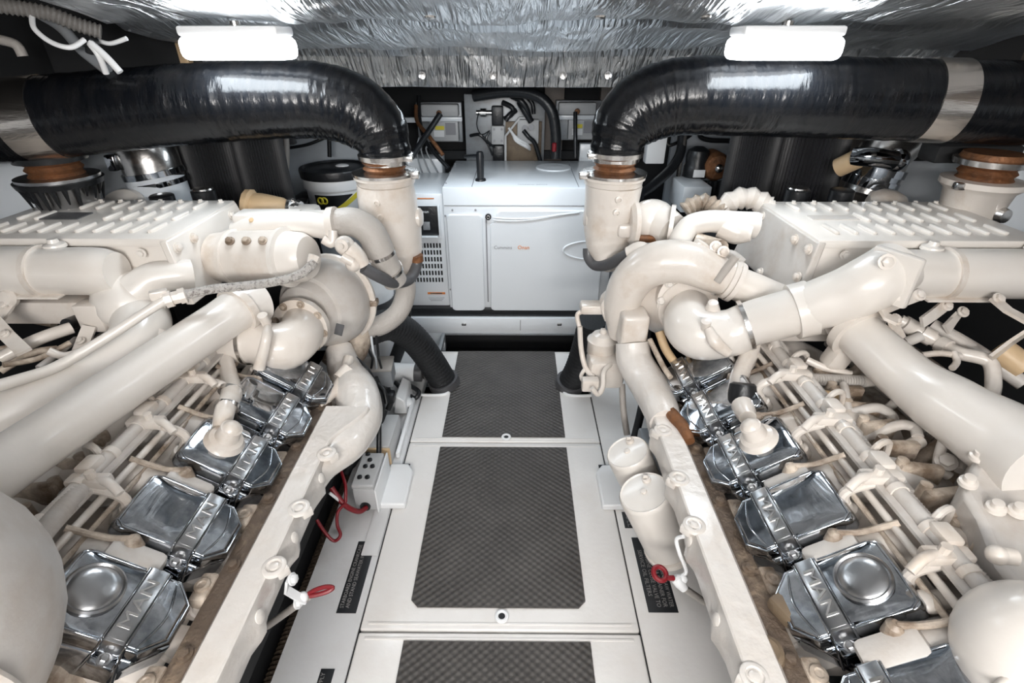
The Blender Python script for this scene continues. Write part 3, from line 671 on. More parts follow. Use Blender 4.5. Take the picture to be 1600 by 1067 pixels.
b = M(); p = A(1085, 276, 2.4); b.lathe(p, (0, 0, 1), [(0, 0.055), (0.05, 0.055), (0.06, 0.05), (0.09, 0.052), (0.115, 0.045), (0.13, 0.02)], 20); obj('motor', b, black, t)
b = M(); b.box(p + V((0, -0.055, 0.025)), (0.05, 0.004, 0.032)); obj('label_plate', b, plastic_w, t)
t = thing('air_compressor', 'small dark motor with brown casing beside the black pump', 'motor', A(1115, 285, 2.4))
b = M(); p = A(1115, 258, 2.4); b.lathe(p + V((0, -0.06, 0)), (0, 1, 0), [(0, 0.03), (0.005, 0.05), (0.02, 0.06), (0.12, 0.06)], 22); obj('casing', b, rust, t)
b = M(); b.ball(p + V((0, -0.07, 0)), 0.02, 12); obj('hub', b, steel, t)
b = M()
for k in range(6): b.cyl(p + V((-0.04 + 0.025 * k, -0.04, -0.13 - 0.01 * (k % 3))), p + V((-0.04 + 0.025 * k, -0.04, -0.06)), 0.012, n=10)
obj('manifold', b, black, t)
b = M(); q0 = A(1066, 318, 2.2); q1 = A(1118, 280, 2.2)
b.boxc(A(1068, 300, 2.2).x, A(1112, 300, 2.2).x, 2.2, 2.40, A(0, 330, 2.2).z, A(1090, 292, 2.2).z, 0.006)
t = tag(obj('white_sump_box', b, white), 'bright white sloping box beside the pleated filter, below the black pump', 'box')
b = M(); b.boxc(0.44, 0.80, 2.15, 2.7, 0.1, 0.36, 0.01); struct('trim_8', b, hull_w)
b = M(); b.boxc(0.50, 0.56, 2.2, 2.26, 0.36, 0.56, 0.01); tag(obj('white_post_box', b, white), 'short white post beside the generator door', 'post')

# ------------------------------------------------------------------ shelf, bucket, left of the generator
b = M(); b.boxc(-1.5, -0.64, 2.2, 2.72, 0.24, 0.27); struct('trim_9', b, hull_w)
t = thing('paint_bucket', 'white plastic bucket with a black lid and a yellow and black label', 'bucket', (A(520, 262, 2.42).x, 2.42, 0.27))
c = A(522, 258, 2.42); zb = 0.27; r = 0.145
b = M(); H = c.z - 0.02 - zb
b.lathe((c.x, 2.42, zb), (0, 0, 1), [(0, r * .80), (0.01, r * .83), (H * .84, r * .955), (H * .845, r * 1.02), (H * .95, r * 1.03), (H * .955, r * 0.98), (H, r * .98)], 40); obj('body', b, plastic_w, t)
b = M(); b.lathe((c.x, 2.42, zb + H), (0, 0, 1), [(-0.022, r * 1.06), (0.008, r * 1.08), (0.016, r * 1.06), (0.018, r * 0.95), (0.010, r * 0.92), (0.010, r * 0.5), (0.013, r * .45), (0.013, 0.01)], 40); ld = obj('lid', b, black, t)
b = M(); b.ball((c.x + 0.03, 2.44, zb + H + 0.014), 0.032, 14, (1, 0.8, 0.25)); obj('white_cap', b, plastic_w, ld)
# label wrapped on the tapered body
def curved_patch(b, c, zlo, zhi, r0, r1, u0, u1, poly, thick=0.0015):
    """poly of (a 0..1, h 0..1) mapped on the cylinder as a fan grid"""
    def mp(a, h, e):
        ang = u0 + (u1 - u0) * a; rr = r0 + (r1 - r0) * h + e
        return V((c.x + rr * math.sin(ang), c.y - rr * math.cos(ang), zlo + (zhi - zlo) * h))
    N = 12
    vs, fs = [], []
    (lo, hi) = poly
    for i in range(N + 1):
        a = i / N; h0, h1 = lo(a), hi(a)
        vs += [mp(a, h0, thick), mp(a, h1, thick), mp(a, h0, 0), mp(a, h1, 0)]
    for i in range(N):
        k = i * 4
        fs += [(k, k + 4, k + 5, k + 1), (k + 2, k + 3, k + 7, k + 6), (k, k + 2, k + 6, k + 4), (k + 1, k + 5, k + 7, k + 3)]
    b.add(vs, fs)
cc = V((c.x, 2.42, 0)); zl, zh = zb + H * .50, zb + H * .82
b = M(); curved_patch(b, cc, zl, zh, r * .90, r * .955, -0.55, 1.2, (lambda a: 0, lambda a: 1), 0.0012); obj('label_sheet', b, plastic_w, t)
b = M(); curved_patch(b, cc, zl, zh, r * .90, r * .955, -0.5, 0.75, (lambda a: max(0.02, 0.02 + a * 0.9), lambda a: 0.95), 0.0028); obj('label_field', b, black, t)
b = M(); curved_patch(b, cc, zl, zh, r * .90, r * .955, -0.45, 0.95, (lambda a: -0.02 + a * 0.86, lambda a: 0.16 + a * 0.84), 0.0045); obj('label_stripe', b, yellow, t)
b = M(); b.torus((c.x - 0.04, 2.42 - r * .95, zl + (zh - zl) * .78), (0.3, 1, 0), 0.013, 0.004, 16, 6); b.torus((c.x - 0.022, 2.42 - r * .96, zl + (zh - zl) * .78), (0.2, 1, 0), 0.013, 0.004, 16, 6); obj('label_emblem', b, yellow, t)
b = M(); p0 = V((c.x, 2.42, zb + H * .7)); b.tube([p0 + V((-r, -0.0, 0)), p0 + V((-r * 1.2, -0.06, -0.08)), p0 + V((-r * 1.0, -0.1, -0.13)), p0 + V((-r * .7, -0.14, -0.14))], 0.004, 6); obj('handle', b, hose_dark, t)
b = M(); p = A(480, 305, 2.5); b.lathe(V((p.x, 2.5, 0.27)), (0, 0, 1), [(0, 0.05), (p.z - 0.27, 0.055), (p.z - .25, 0.02)], 20); tag(obj('grey_filter_can', b, hose_dark), 'small dark grey can standing beside the bucket', 'can')
hose('grey_hose', [(447, 215, 2.4), (448, 245, 2.38), (446, 285, 2.36)], 0.013, hose_grey, 'grey hose hanging down beside the pleated filter and bucket')
b = M(); p = A(453, 217, 2.69); b.box(p, (0.05, 0.04, 0.05), None, 0.006); tag(obj('hose_clip', b, hose_dark), 'small dark clip block on the bulkhead behind the bucket', 'clip')
hose('black_cable', [(445, 232, 2.6), (480, 226, 2.58), (515, 212, 2.6)], 0.007, black, 'thin black cable drooping across the bulkhead above the bucket', 'cable')
hose('black_cable', [(514, 205, 2.6), (515, 245, 2.6)], 0.010, black, 'short upright black cable ending behind the bucket lid', 'cable')
# second white container lower down
t = thing('white_jug', 'white round container with a dark red band behind the turbocharger', 'container', (A(585, 470, 1.95).x, 1.95, -0.015))
c = A(572, 470, 1.95); b = M(); b.lathe((c.x, 1.95, -0.013), (0, 0, 1), [(0, 0.10), (0.02, 0.115), (0.42, 0.12), (0.45, 0.10), (0.47, 0.05)], 30); obj('body', b, plastic_w, t)
b = M(); b.lathe((c.x, 1.95, c.z), (0, 0, 1), [(-0.01, 0.119), (-0.01, 0.121), (0.025, 0.122), (0.025, 0.119)], 30); obj('band', b, hose_dark, t)
b = M(); add_text(b, 'OIL', V((c.x + 0.055, 1.95 - 0.112, c.z + .008)), (1, 0.35, 0), (0, 0, 1), 0.028, 0.001); obj('lettering', b, red, t)

# ================================================================== THE TWO ENGINES
TA = R(35)
LBL = {1: 'large cream marine diesel engine with two white filter canisters on its walkway side',
       -1: 'large cream marine diesel engine with a braided hose lying across its thick pipes'}
ENG = {}
for s, x0 in ((-1, -0.95), (1, 0.90)):
    ENG[s] = thing('marine_engine', LBL[s], 'engine', (x0, 0.8, -0.3), 'twin marine engines')
def hx(s, Y): return (0.515 - (Y - 0.5) * 0.067) if s > 0 else (-0.612 + (Y - 0.47) * 0.070)
HEADY = {1: [0.335, 0.498, 0.655, 0.812, 0.972, 1.125], -1: [0.4715, 0.632, 0.797, 0.955, 1.095]}
HZ = 0.438
def frame(s):   # local axes: x = outboard up the slope, y = along the engine, z = normal
    o_ = V((s * math.cos(TA), 0, math.sin(TA))); n_ = V((-s * math.sin(TA), 0, math.cos(TA)))
    return o_, V((0, 1, 0)), n_

def oct_rings(specs):
    rings = []
    for (a0, a1, bb, ca, cb, ci, cj, n) in specs:
        # a0 inner end, a1 outer end, bb half length, ca/cb chamfer at the outer corners, ci/cj chamfer at the inner ones
        r = []
        for k in range(5):
            q = PI / 2 * k / 4; r.append((a1 - ca + ca * math.cos(q), bb - cb + cb * math.sin(q), n))
        r += [(a0 + ci, bb, n), (a0, bb - cj, n), (a0, -bb + cj, n), (a0 + ci, -bb, n)]
        for k in range(5):
            q = -PI / 2 + PI / 2 * k / 4; r.append((a1 - ca + ca * math.cos(q), -bb + cb + cb * math.sin(q), n))
        rings.append(r)
    return rings
def build_head_kit(s):
    """meshes in the head's local frame, mapped to world axes (origin at the head centre)"""
    o_, y_, n_ = frame(s)
    def W(b): b.v = [o_ * p.x + y_ * p.y + n_ * p.z for p in b.v]; return b
    kit = {}
    b = M(); b.ring_loft([[V(p) for p in r] for r in oct_rings([(-0.088, 0.078, 0.077, .045, .045, .048, .046, -0.048), (-0.089, 0.090, 0.074, .040, .036, .046, .044, -0.022), (-0.090, 0.100, 0.064, .018, .018, .034, .034, -0.004), (-0.086, 0.098, 0.061, .016, .016, .033, .033, 0.0)])])
    kit['skirt'] = W(b)
    # the square outer hood, softly domed
    b = M(); b.ring_loft([[V(p) for p in r] for r in oct_rings([(-0.003, 0.101, 0.062, .014, .014, .001, .001, -0.002), (-0.003, 0.100, 0.0615, .014, .014, .001, .001, 0.016), (-0.003, 0.096, 0.058, .013, .013, .001, .001, 0.024), (-0.003, 0.086, 0.050, .012, .012, .001, .001, 0.028), (-0.003, 0.050, 0.030, .010, .010, .001, .001, 0.030)])])
    kit['hood'] = W(b)
    # the inner wing
    b = M(); b.ring_loft([[V(p) for p in r] for r in oct_rings([(-0.091, -0.034, 0.060, .001, .001, .032, .032, -0.002), (-0.089, -0.034, 0.059, .001, .001, .031, .031, 0.012), (-0.078, -0.035, 0.053, .001, .001, .024, .024, 0.024)])])
    kit['wing'] = W(b)
    b = M(); b.box((-0.020, 0, 0.013), (0.029, 0.118, 0.042), None, 0.002); b.box((-0.020, 0, 0.0345), (0.024, 0.108, 0.002), None, 0.0005); kit['band'] = W(b)
    b = M()
    b.box((-0.0365, 0, 0.019), (0.0035, 0.114, 0.032), None, 0.0015); b.box((-0.0035, 0, 0.019), (0.0035, 0.114, 0.032), None, 0.0015)
    hr = [V((0.001, -0.056, 0.0245)), V((0.080, -0.056, 0.0245)), V((0.092, -0.048, 0.0245)), V((0.094, 0, 0.0245)), V((0.092, 0.048, 0.0245)), V((0.080, 0.056, 0.0245)), V((0.001, 0.056, 0.0245))]
    b.tube(hr, 0.0028, 8, smooth=False)
    wr = [V((-0.036, -0.056, 0.0205)), V((-0.056, -0.056, 0.0195)), V((-0.084, -0.029, 0.0175)), V((-0.084, 0.029, 0.0175)), V((-0.056, 0.056, 0.0195)), V((-0.036, 0.056, 0.0205))]
    b.tube(wr, 0.0026, 8, smooth=False)
    b.tube([V((-0.050, 0.054, 0.022)), V((-0.064, 0.0, 0.0255)), V((-0.050, -0.054, 0.022))], 0.0022, 8)
    # facets and bolt pockets at each end of the band
    for e in (-1, 1):
        for aa, a2 in ((-0.037, -0.046), (-0.003, 0.006)): b.tube([V((aa, e * 0.056, 0.030)), V((aa, e * 0.062, 0.010)), V((a2, e * 0.078, -0.034))], 0.0028, 6, 4)
        b.box((-0.020, e * 0.067, -0.006), (0.036, 0.020, 0.012), None, 0.003)
    kit['rib'] = W(b)
    b = M()
    add_text(b, 'MAN', V((-0.020, 0.0, 0.0362)), (0, -1 if s > 0 else 1, 0), (1, 0, 0), 0.027, 0.0012, 1.35)
    # mapping of local frame: for the port side the local triad is left handed, so mirror the reading direction
    kit['text'] = W(b)
    b = M(); b.lathe((0.046, 0.0, 0.030), (0, 0, 1), [(0, 0.040), (0.007, 0.040), (0.010, 0.037), (0.0075, 0.034), (0.010, 0.031), (0.013, 0.020), (0.0138, 0.001)], 36); kit['cap'] = W(b)
    for e, nm in ((-1, 'b0'), (1, 'b1')):
        b = M(); b.bolt((-0.020, e * 0.068, 0.000), (0, 0, 1), 0.0062, 0.009); kit[nm] = W(b)
    # casting under the cover
    b = M(); b.box((0.012, 0, -0.075), (0.235, 0.134, 0.060), None, 0.006); b.box((0.05, 0, -0.14), (0.30, 0.12, 0.08), None, 0.01)
    b.lathe((0.125, 0.045, -0.05), (0, 0, 1), [(0, 0.022), (0.02, 0.020), (0.022, 0.012)], 20); b.lathe((-0.105, 0.0, -0.05), (0, 0, 1), [(0, 0.03), (0.018, 0.027), (0.02, 0.015)], 20)
    kit['head'] = W(b)
    hb = []
    for (a, c) in ((0.118, 0.066), (0.118, -0.066), (-0.103, 0.056), (-0.103, -0.056)):
        b = M(); b.lathe((a, c, -0.036), (0, 0, 1), [(-0.02, 0.0155), (0.004, 0.0155), (0.006, 0.012), (0.014, 0.0115), (0.015, 0.006), (0.010, 0.005)], 18)
        hb.append(W(b))
    kit['hb'] = hb
    # leak-off elbow that joins the fuel line outboard
    b = M(); b.lathe((0.100, -0.01, -0.04), (0, 0, 1), [(0, 0.015), (0.02, 0.014), (0.022, 0.009), (0.04, 0.009)], 14)
    b.tube([(0.100, -0.01, 0.0), (0.105, -0.01, 0.022), (0.125, -0.012, 0.030), (0.158, -0.012, 0.02)], [0.008, 0.009, 0.009, 0.008], 10, 4); kit['elbow'] = W(b)
    b = M(); b.lathe((0.038, 0.012, 0.024), (0, 0, 1), [(0, 0.040), (0.006, 0.040), (0.010, 0.036), (0.018, 0.033), (0.022, 0.024), (0.05, 0.021), (0.054, 0.014)], 28)
    b.ball((0.038, 0.012, 0.072), 0.019, 14, (1, 1, .8)); kit['breather'] = W(b)
    return kit
def place_kit(s):
    e = ENG[s]; kit = build_head_kit(s); MS = {}
    for k, q in kit.items():
        if k == 'hb': MS[k] = [x.mesh('head_bolt', cream) for x in q]
        else:
            mm = {'skirt': chrome, 'hood': chrome, 'wing': chrome, 'band': chrome_dull, 'rib': chrome, 'text': steel, 'cap': chrome_dull, 'b0': chrome_dull, 'b1': chrome_dull, 'head': cream, 'elbow': cream, 'breather': cream}[k]
            MS[k] = q.mesh(k, mm, 30)
    def put(k, name, parent, p, mc=None, bev=0, label=None):
        me, c = mc or MS[k]
        o = bpy.data.objects.new(name, me); COL.objects.link(o); o.parent = parent; o.location = p + c - wloc(parent)
        if bev:
            md = o.modifiers.new('bevel', 'BEVEL'); md.width = bev; md.segments = 2; md.limit_method = 'ANGLE'; md.angle_limit = R(25)
        if label: o['label'] = label
        return o
    for i, Y in enumerate(HEADY[s]):
        p = V((hx(s, Y), Y, HZ))
        h = put('head', 'cylinder_head', e, p)
        for mc in MS['hb']: put(None, 'head_bolt', h, p, mc)
        put('elbow', 'fuel_elbow', h, p)
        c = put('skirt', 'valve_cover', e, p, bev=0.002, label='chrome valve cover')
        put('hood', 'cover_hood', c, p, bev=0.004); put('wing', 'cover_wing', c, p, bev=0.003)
        put('band', 'name_band', c, p); put('rib', 'cover_flank', c, p, bev=0.002); put('text', 'lettering', c, p)
        put('b0', 'cover_bolt', c, p); put('b1', 'cover_bolt', c, p)
        caps = {1: [1], -1: [0]}[s]
        if i in caps: put('cap', 'oil_filler_cap', c, p)
        if (s > 0 and i == 3) or (s < 0 and i == 2): put('breather', 'breather_fitting', c, p, label='cream breather fitting')
for s in (1, -1): place_kit(s)

def EP(s, name, b, m, label=None, bevel=0, parent=None, sharp=38): return obj(name, b, m, parent or ENG[s], label, bevel, sharp)
def ET(s, name, pts, r, m, rib=None, n=14, k=6, label=None, parent=None):
    b = M(); b.tube([A(*p) for p in pts], r, n, k, rib); return EP(s, name, b, m, label, parent=parent)

for s in (1, -1):
    c0 = -0.048
    def X(x): return c0 + s * x
    # block, sump, valley floor
    b = M(); b.boxc(X(0.56), X(1.30), 0.10, 1.35, -0.30, 0.24, 0.02); EP(s, 'crankcase', b, dark)  # lower block coloured near-black as the shade in the gap
    b = M(); b.boxc(X(0.56), X(1.30), 0.10, 1.35, 0.24, 0.30, 0.01); b.boxc(X(0.60), X(0.82), 0.10, 1.30, 0.30, 0.43, 0.02); b.boxc(X(0.80), X(1.30), 0.10, 1.30, 0.28, 0.36, 0.02); EP(s, 'engine_block', b, cream_dirt_shade)
    b = M(); b.boxc(X(0.50), X(0.58), 0.08, 1.22, 0.05, 0.345, 0.01); EP(s, 'block_side', b, dark)  # shade under the manifold put into the colour
    # long rail (water-cooled manifold) along the walkway side
    z = 0.40; NN = 60; y0, y1 = 0.06, (1.06 if s > 0 else 1.04)
    xi0, xo0 = (0.342, 0.402) if s > 0 else (-0.432, -0.489)
    rings = []
    for i in range(NN + 1):
        y = y0 + (y1 - y0) * i / NN
        wob = 0.011 * max(0, math.sin(y * 2 * PI / 0.157 + 0.6)) ** 3
        xi = xi0; xo = xo0
        if s < 0:
            k = min(1, max(0, (y - 0.90) / 0.14)); xi += 0.06 * (k * k * (3 - 2 * k))
        zz = z
        if s > 0: zz = z + 0.01 * max(0, (y - 0.95) / 0.1)
        rings.append([V((xi + s * 0.006, y, zz - 0.082)), V((xi - s * wob, y, zz - 0.068)), V((xi - s * wob, y, zz - 0.034)), V((xi - s * .001, y, zz - 0.012)), V((xi, y, zz - .003)), V((xi + s * .003, y, zz)), V((xo - s * 0.008, y, zz)), V((xo, y, zz - 0.010)), V((xo, y, zz - 0.075))])
    b = M(); b.ring_loft(rings); ro = EP(s, 'side_manifold', b, rail_m)
    # bolt bosses and side lugs
    bos = [(1179, 1057), (1085, 820), (1061, 747), (1036, 672)] if s > 0 else [(428, 885), (467, 793), (510, 708)]
    for (px, py) in bos:
        p = A(px, py, Z=z); b = M()
        b.lathe(p, (0, 0, 1), [(-0.004, 0.022), (0.0015, 0.021), (0.003, 0.018), (0.003, 0.014), (-0.001, 0.012), (-0.001, 0.009), (0.002, 0.008), (0.003, 0.004)], 24)
        b.box(p + V((-s * 0.012, 0, -0.010)), (0.022, 0.022, 0.020), Matrix.Rotation(R(45), 3, 'Z'), 0.003); EP(s, 'bolt_boss', b, rail_m, parent=ro)
    yy = 0.14
    for k in range(6):
        y = 0.14 + 0.157 * k; b = M(); p = V((xi0 - s * 0.002, y + 0.05, z - 0.03)); b.lathe(p, (-s, 0, 0.25), [(-.01, 0.013), (0.006, 0.012), (0.009, 0.007)], 16); EP(s, 'side_lug', b, rail_m, parent=ro)
    # worn heat shield strip between manifold and heads
    b = M(); x1 = xo0 + s * 0.038
    b.boxc(xo0 + s * 0.002, x1, 0.05, 1.10, 0.345, 0.383, 0.004); st = EP(s, 'heat_shield_strip', b, strip_m)
    for k in range(7):
        b = M(); b.bolt(V((xo0 + s * 0.02, 0.12 + k * 0.157, 0.383)), (0, 0, 1), 0.009, 0.009); EP(s, 'strip_bolt', b, strip_m, parent=st)
    # gasket tabs between the heads
    for k in range(6):
        y = HEADY[s][0] - 0.08 + 0.157 * k; b = M(); b.box((x1 + s * 0.012, y, 0.372), (0.03, 0.055, 0.03), None, 0.006); b.lathe((x1 + s * .014, y, .386), (0, 0, 1), [(0, 0.014), (0.004, 0.013), (0.005, 0.008), (0.003, 0.006)], 16)
        EP(s, 'exhaust_port_flange', b, cream_dirt_shade)
    # fuel line and harness bundle running outboard of the heads
    xa = 0.690; b = M(); b.tube([(X(xa), 0.22, 0.555), (X(xa), 1.32, 0.545)], 0.0125, 12, smooth=False); fl = EP(s, 'fuel_rail', b, cream_grey)
    b = M()
    for y in [0.30 + 0.0785 * k for k in range(13)]: b.lathe((X(xa), y, 0.5545 - (y - .22) * .009), (0, 1, 0), [(0, 0.0155), (0.012, 0.0155)], 14)
    EP(s, 'rail_clamp', b, cream, parent=fl)
    b = M(); b.strip([(X(xa - 0.019), 0.20, 0.548), (X(xa - 0.019), 1.32, 0.54)], 0.014, 0.006, (1, 0, 0)); EP(s, 'harness_bar', b, cream_grey)
    b = M(); b.tube([(X(xa - 0.030), 0.22, 0.530), (X(xa - 0.030), 0.7, 0.524), (X(xa - 0.031), 1.30, 0.522)], 0.0065, 10); EP(s, 'return_pipe', b, cream)
    b = M(); b.tube([(X(xa - 0.041), 0.22, 0.512), (X(xa - 0.041), 0.7, 0.505), (X(xa - 0.041), 1.30, 0.508)], 0.005, 8); EP(s, 'return_pipe', b, cream_dirt_shade)
    b = M(); b.tube([(X(xa + 0.028), 0.22, 0.545), (X(xa + 0.03), 0.6, 0.53), (X(xa + 0.025), 0.9, 0.54), (X(xa + 0.028), 1.30, 0.54)], 0.009, 10, rib=(0.006, 0.0012)); EP(s, 'wiring_conduit', b, cream_grey)
    for k in range(5):
        y = HEADY[s][0] + 0.157 * k + 0.0; b = M()
        b.box((X(xa - 0.012), y, 0.553), (0.070, 0.026, 0.020), None, 0.005); b.box((X(xa + 0.005), y + 0.03, 0.556), (0.03, 0.04, 0.03), None, 0.006)
        b.cyl((X(xa - 0.02), y, 0.555), (X(xa - 0.02), y, 0.575), 0.008, n=8); br = EP(s, 'rail_bracket', b, cream)
        b = M(); b.tube([(X(xa - .03), y, 0.556), (X(xa - .055), y - 0.01, 0.560), (X(xa - .075), y - 0.02, 0.545)], 0.008, 10); EP(s, 'bracket_pipe', b, cream, parent=br)
    # intake runners in the valley
    for k in range(6):
        y = HEADY[s][0] + 0.157 * k + 0.07; b = M()
        b.tube([(X(0.60), y, 0.44), (X(0.68), y, 0.475), (X(0.78), y, 0.47), (X(0.86), y, 0.43)], [0.038, 0.042, 0.047, 0.05], 18, 5); EP(s, 'intake_runner', b, cream if k % 2 else cream_grey)
        b = M(); b.box((X(0.585), y, 0.455), (0.09, 0.05, 0.05), Matrix.Rotation(-s * TA, 3, 'Y'), 0.012); EP(s, 'port_block', b, cream_grey)
    # finned casting and injector pipes down in the valley
    for k in range(9):
        y = 0.52 + 0.062 * k; b = M(); b.box((X(0.80), y, 0.505), (0.075, 0.020, 0.045), Matrix.Rotation(0.15 * (k % 3 - 1), 3, 'Z'), 0.006); b.lathe((X(0.77), y + .01, 0.52), (0, 0, 1), [(-.02, 0.011), (0.012, 0.010), (0.014, 0.006)], 10); EP(s, 'valley_casting', b, cream_dirt_shade)
    for k in range(5):
        y = HEADY[s][0] + 0.157 * k + 0.055
        b = M(); b.tube([(X(0.69), y, 0.545), (X(0.715), y + .015, 0.565), (X(0.745), y + .03, 0.555), (X(0.76), y + .04, 0.51)], 0.0065, 8); EP(s, 'injector_pipe', b, cream)
        b = M(); b.tube([(X(0.665), y + .02, 0.535), (X(0.62), y + .03, 0.500), (X(0.585), y + .035, 0.492)], 0.0055, 8); b.lathe((X(0.585), y + .035, .47), (0, 0, 1), [(0, 0.013), (0.02, 0.012), (0.026, 0.006)], 12); EP(s, 'injector_line', b, cream_dirt_shade)
        b = M(); b.box((X(0.735), y - 0.03, 0.50), (0.05, 0.035, 0.04), Matrix.Rotation(s * 0.4, 3, 'Y'), 0.006); b.bolt((X(0.735), y - 0.03, 0.521), (s * -.2, 0, 1), 0.009, 0.010); EP(s, 'runner_clamp', b, cream_grey)
    for k in range(4):
        y = 0.62 + 0.14 * k; b = M(); b.tube([(X(0.84), y, 0.44), (X(0.90), y + 0.03, 0.50), (X(0.98), y + .05, 0.52), (X(1.04), y + .06, 0.47)], 0.010 + 0.003 * (k % 2), 10); EP(s, 'water_pipe', b, cream_dirt_shade if k % 2 else cream)
    b = M(); b.tube([(X(0.93), 0.5, 0.46), (X(0.95), 0.9, 0.47), (X(0.93), 1.25, 0.47)], 0.012, 10, rib=(0.007, 0.0014)); EP(s, 'wiring_conduit', b, hose_grey)
    # a second bank, half hidden behind pipes
    b = M()
    for k in range(5):
        y = HEADY[s][0] + 0.2 + 0.157 * k; b.box((X(1.10), y, 0.47), (0.20, 0.14, 0.06), Matrix.Rotation(s * R(30), 3, 'Y'), 0.012)
    EP(s, 'outer_bank', b, cream_dirt_shade)
    # charge air cooler on top, with pressed ribs
    xl, xr = (0.720, 1.235) if s > 0 else (-0.835, -1.345)
    yc0, yc1, zt = 1.17, 1.49, 0.80
    b = M(); b.boxc(xl, xr, yc0, yc1, 0.66, zt - 0.012, 0.006); b.boxc(xl - s * 0.010, xr + s * 0.01, yc0 - 0.012, yc1 + 0.01, zt - 0.02, zt, 0.004); cool = EP(s, 'charge_air_cooler', b, cream_clean)
    b = M(); b.box((0, 0, 0), (0.012, 0.070, 0.010), None, 0.005); rme, rc = b.mesh('cooler_rib', cream_clean)
    for r_ in range(3):
        for k in range(10):
            xx = xl + s * (0.055 + 0.045 * k); yv = yc0 + 0.065 + r_ * 0.10
            if r_ == 1 and k < 3 and s > 0: continue
            if r_ == 1 and s < 0 and 4 < k < 8: continue
            o = bpy.data.objects.new('cooler_rib', rme); COL.objects.link(o); o.parent = cool; o.location = V((xx, yv, zt + 0.003)) - wloc(cool)
    b = M(); px_ = xl + s * 0.115 if s > 0 else xl - 0.36; b.box((px_, yc0 + 0.165, zt + 0.001), (0.12 if s > 0 else 0.10, 0.035 if s > 0 else 0.06, 0.003)); EP(s, 'data_plate', b, hose_dark if s < 0 else cream_grey, parent=cool)
    b = M()
    for k in range(9): b.bolt((xl + s * (0.02 + 0.058 * k), yc1 - 0.012, zt), (0, 0, 1), 0.006, 0.008)
    EP(s, 'cooler_bolt', b, cream_clean, parent=cool)
    for k in range(5):
        b = M(); b.bolt((xl + s * (0.06 + 0.10 * k), yc0 - 0.012, zt - 0.035), (0, -1, 0), 0.008, 0.010); EP(s, 'cooler_bolt', b, cream_clean, parent=cool)
    # end plate, facing the walkway
    b = M()
    b.prism([V((xl - s * 0.012, yc0 - 0.015, zt - 0.005)), V((xl - s * 0.012, yc1 + 0.01, zt - 0.005)), V((xl - s * 0.05, yc1 + 0.02, 0.64)), V((xl - s * 0.028, yc0 - 0.02, 0.63))], (s * 0.02, 0, 0)); ep = EP(s, 'end_plate', b, cream_grey if s > 0 else cream_clean, parent=cool, bevel=0.004)
    b = M()
    for (yy, zz, q) in ((yc0 + 0.01, zt - 0.03, .014), (yc0 + 0.005, zt - 0.10, .024), (yc1 - 0.04, zt - 0.03, .014), (yc0 + .15, .652, .045), (yc0 + .08, zt - .03, .014)): b.bolt((xl - s * q, yy, zz), (-s, 0, 0.2), 0.009, 0.011)
    EP(s, 'end_plate_bolt', b, cream, parent=cool)
    # big intake duct along the front of the cooler
    dz, dy = 0.735, yc0 - 0.055
    b = M(); b.tube([(xl + s * 0.10, dy + 0.0, dz), (xl + s * 0.15, dy, dz), (xl + s * 0.27, dy, dz)], [0.045, 0.056, 0.056], 24, 4); EP(s, 'intake_duct', b, cream_clean)
    b = M(); b.tube([(xl + s * 0.28, dy, dz), (xl + s * 0.30, dy, dz), (xl + s * 0.6, dy, dz), (xl + s * 0.8, dy, dz)], [0.046, 0.058, 0.058, 0.055], 24, 4); EP(s, 'intake_duct', b, cream_clean)
    b = M(); b.lathe((xl + s * 0.275, dy, dz), (1, 0, 0), [(-0.006, 0.05), (-0.006, 0.062), (0.006, 0.062), (0.006, 0.05)], 26); b.box((xl + s * 0.30, dy - 0.03, dz - 0.045), (0.16, 0.05, 0.006), None, 0.002); EP(s, 'duct_flange', b, cream)
    for k in range(2):
        b = M(); x_ = xl + s * (0.24 + 0.24 * k); b.lathe((x_, dy + .02, dz + 0.052), (0, 0, 1), [(0, 0.024), (0.008, 0.022), (0.012, 0.012), (0.02, 0.010)], 16); EP(s, 'duct_boss', b, cream_clean)
    # caps on the far side of the cooler
for (px, py, s) in ((257, 312, -1), (321, 304, -1), (1243, 303, 1), (1312, 304, 1)):
    p = A(px, py + 8, 1.56); b = M(); b.lathe(p, (0, 0, 1), [(-0.05, 0.030), (0, 0.034), (0.028, 0.034), (0.031, 0.030)], 24); c_ = EP(s, 'filter_cap', b, black, 'black plastic cap')
    if px in (321, 1243): b = M(); b.lathe(p + V((0, 0, 0.031)), (0, 0, 1), [(0, 0.030), (0.004, 0.028), (0.005, 0.01)], 24); EP(s, 'cap_disc', b, steel, parent=c_)
p = A(190, 322, 1.60); b = M(); b.lathe(p, (0.1, -0.6, 0.8), [(-0.03, 0.07), (0.0, 0.068), (0.012, 0.055), (0.012, 0.04), (0.018, 0.03), (0.02, 0.005)], 30); EP(-1, 'round_cover', b, cream_clean)
p = A(1390, 312, 1.60); b = M(); b.lathe(p, (0, -.3, 0.9), [(-0.03, 0.06), (0.0, 0.058), (0.012, 0.045), (0.018, 0.02)], 8); EP(1, 'round_cover', b, cream)

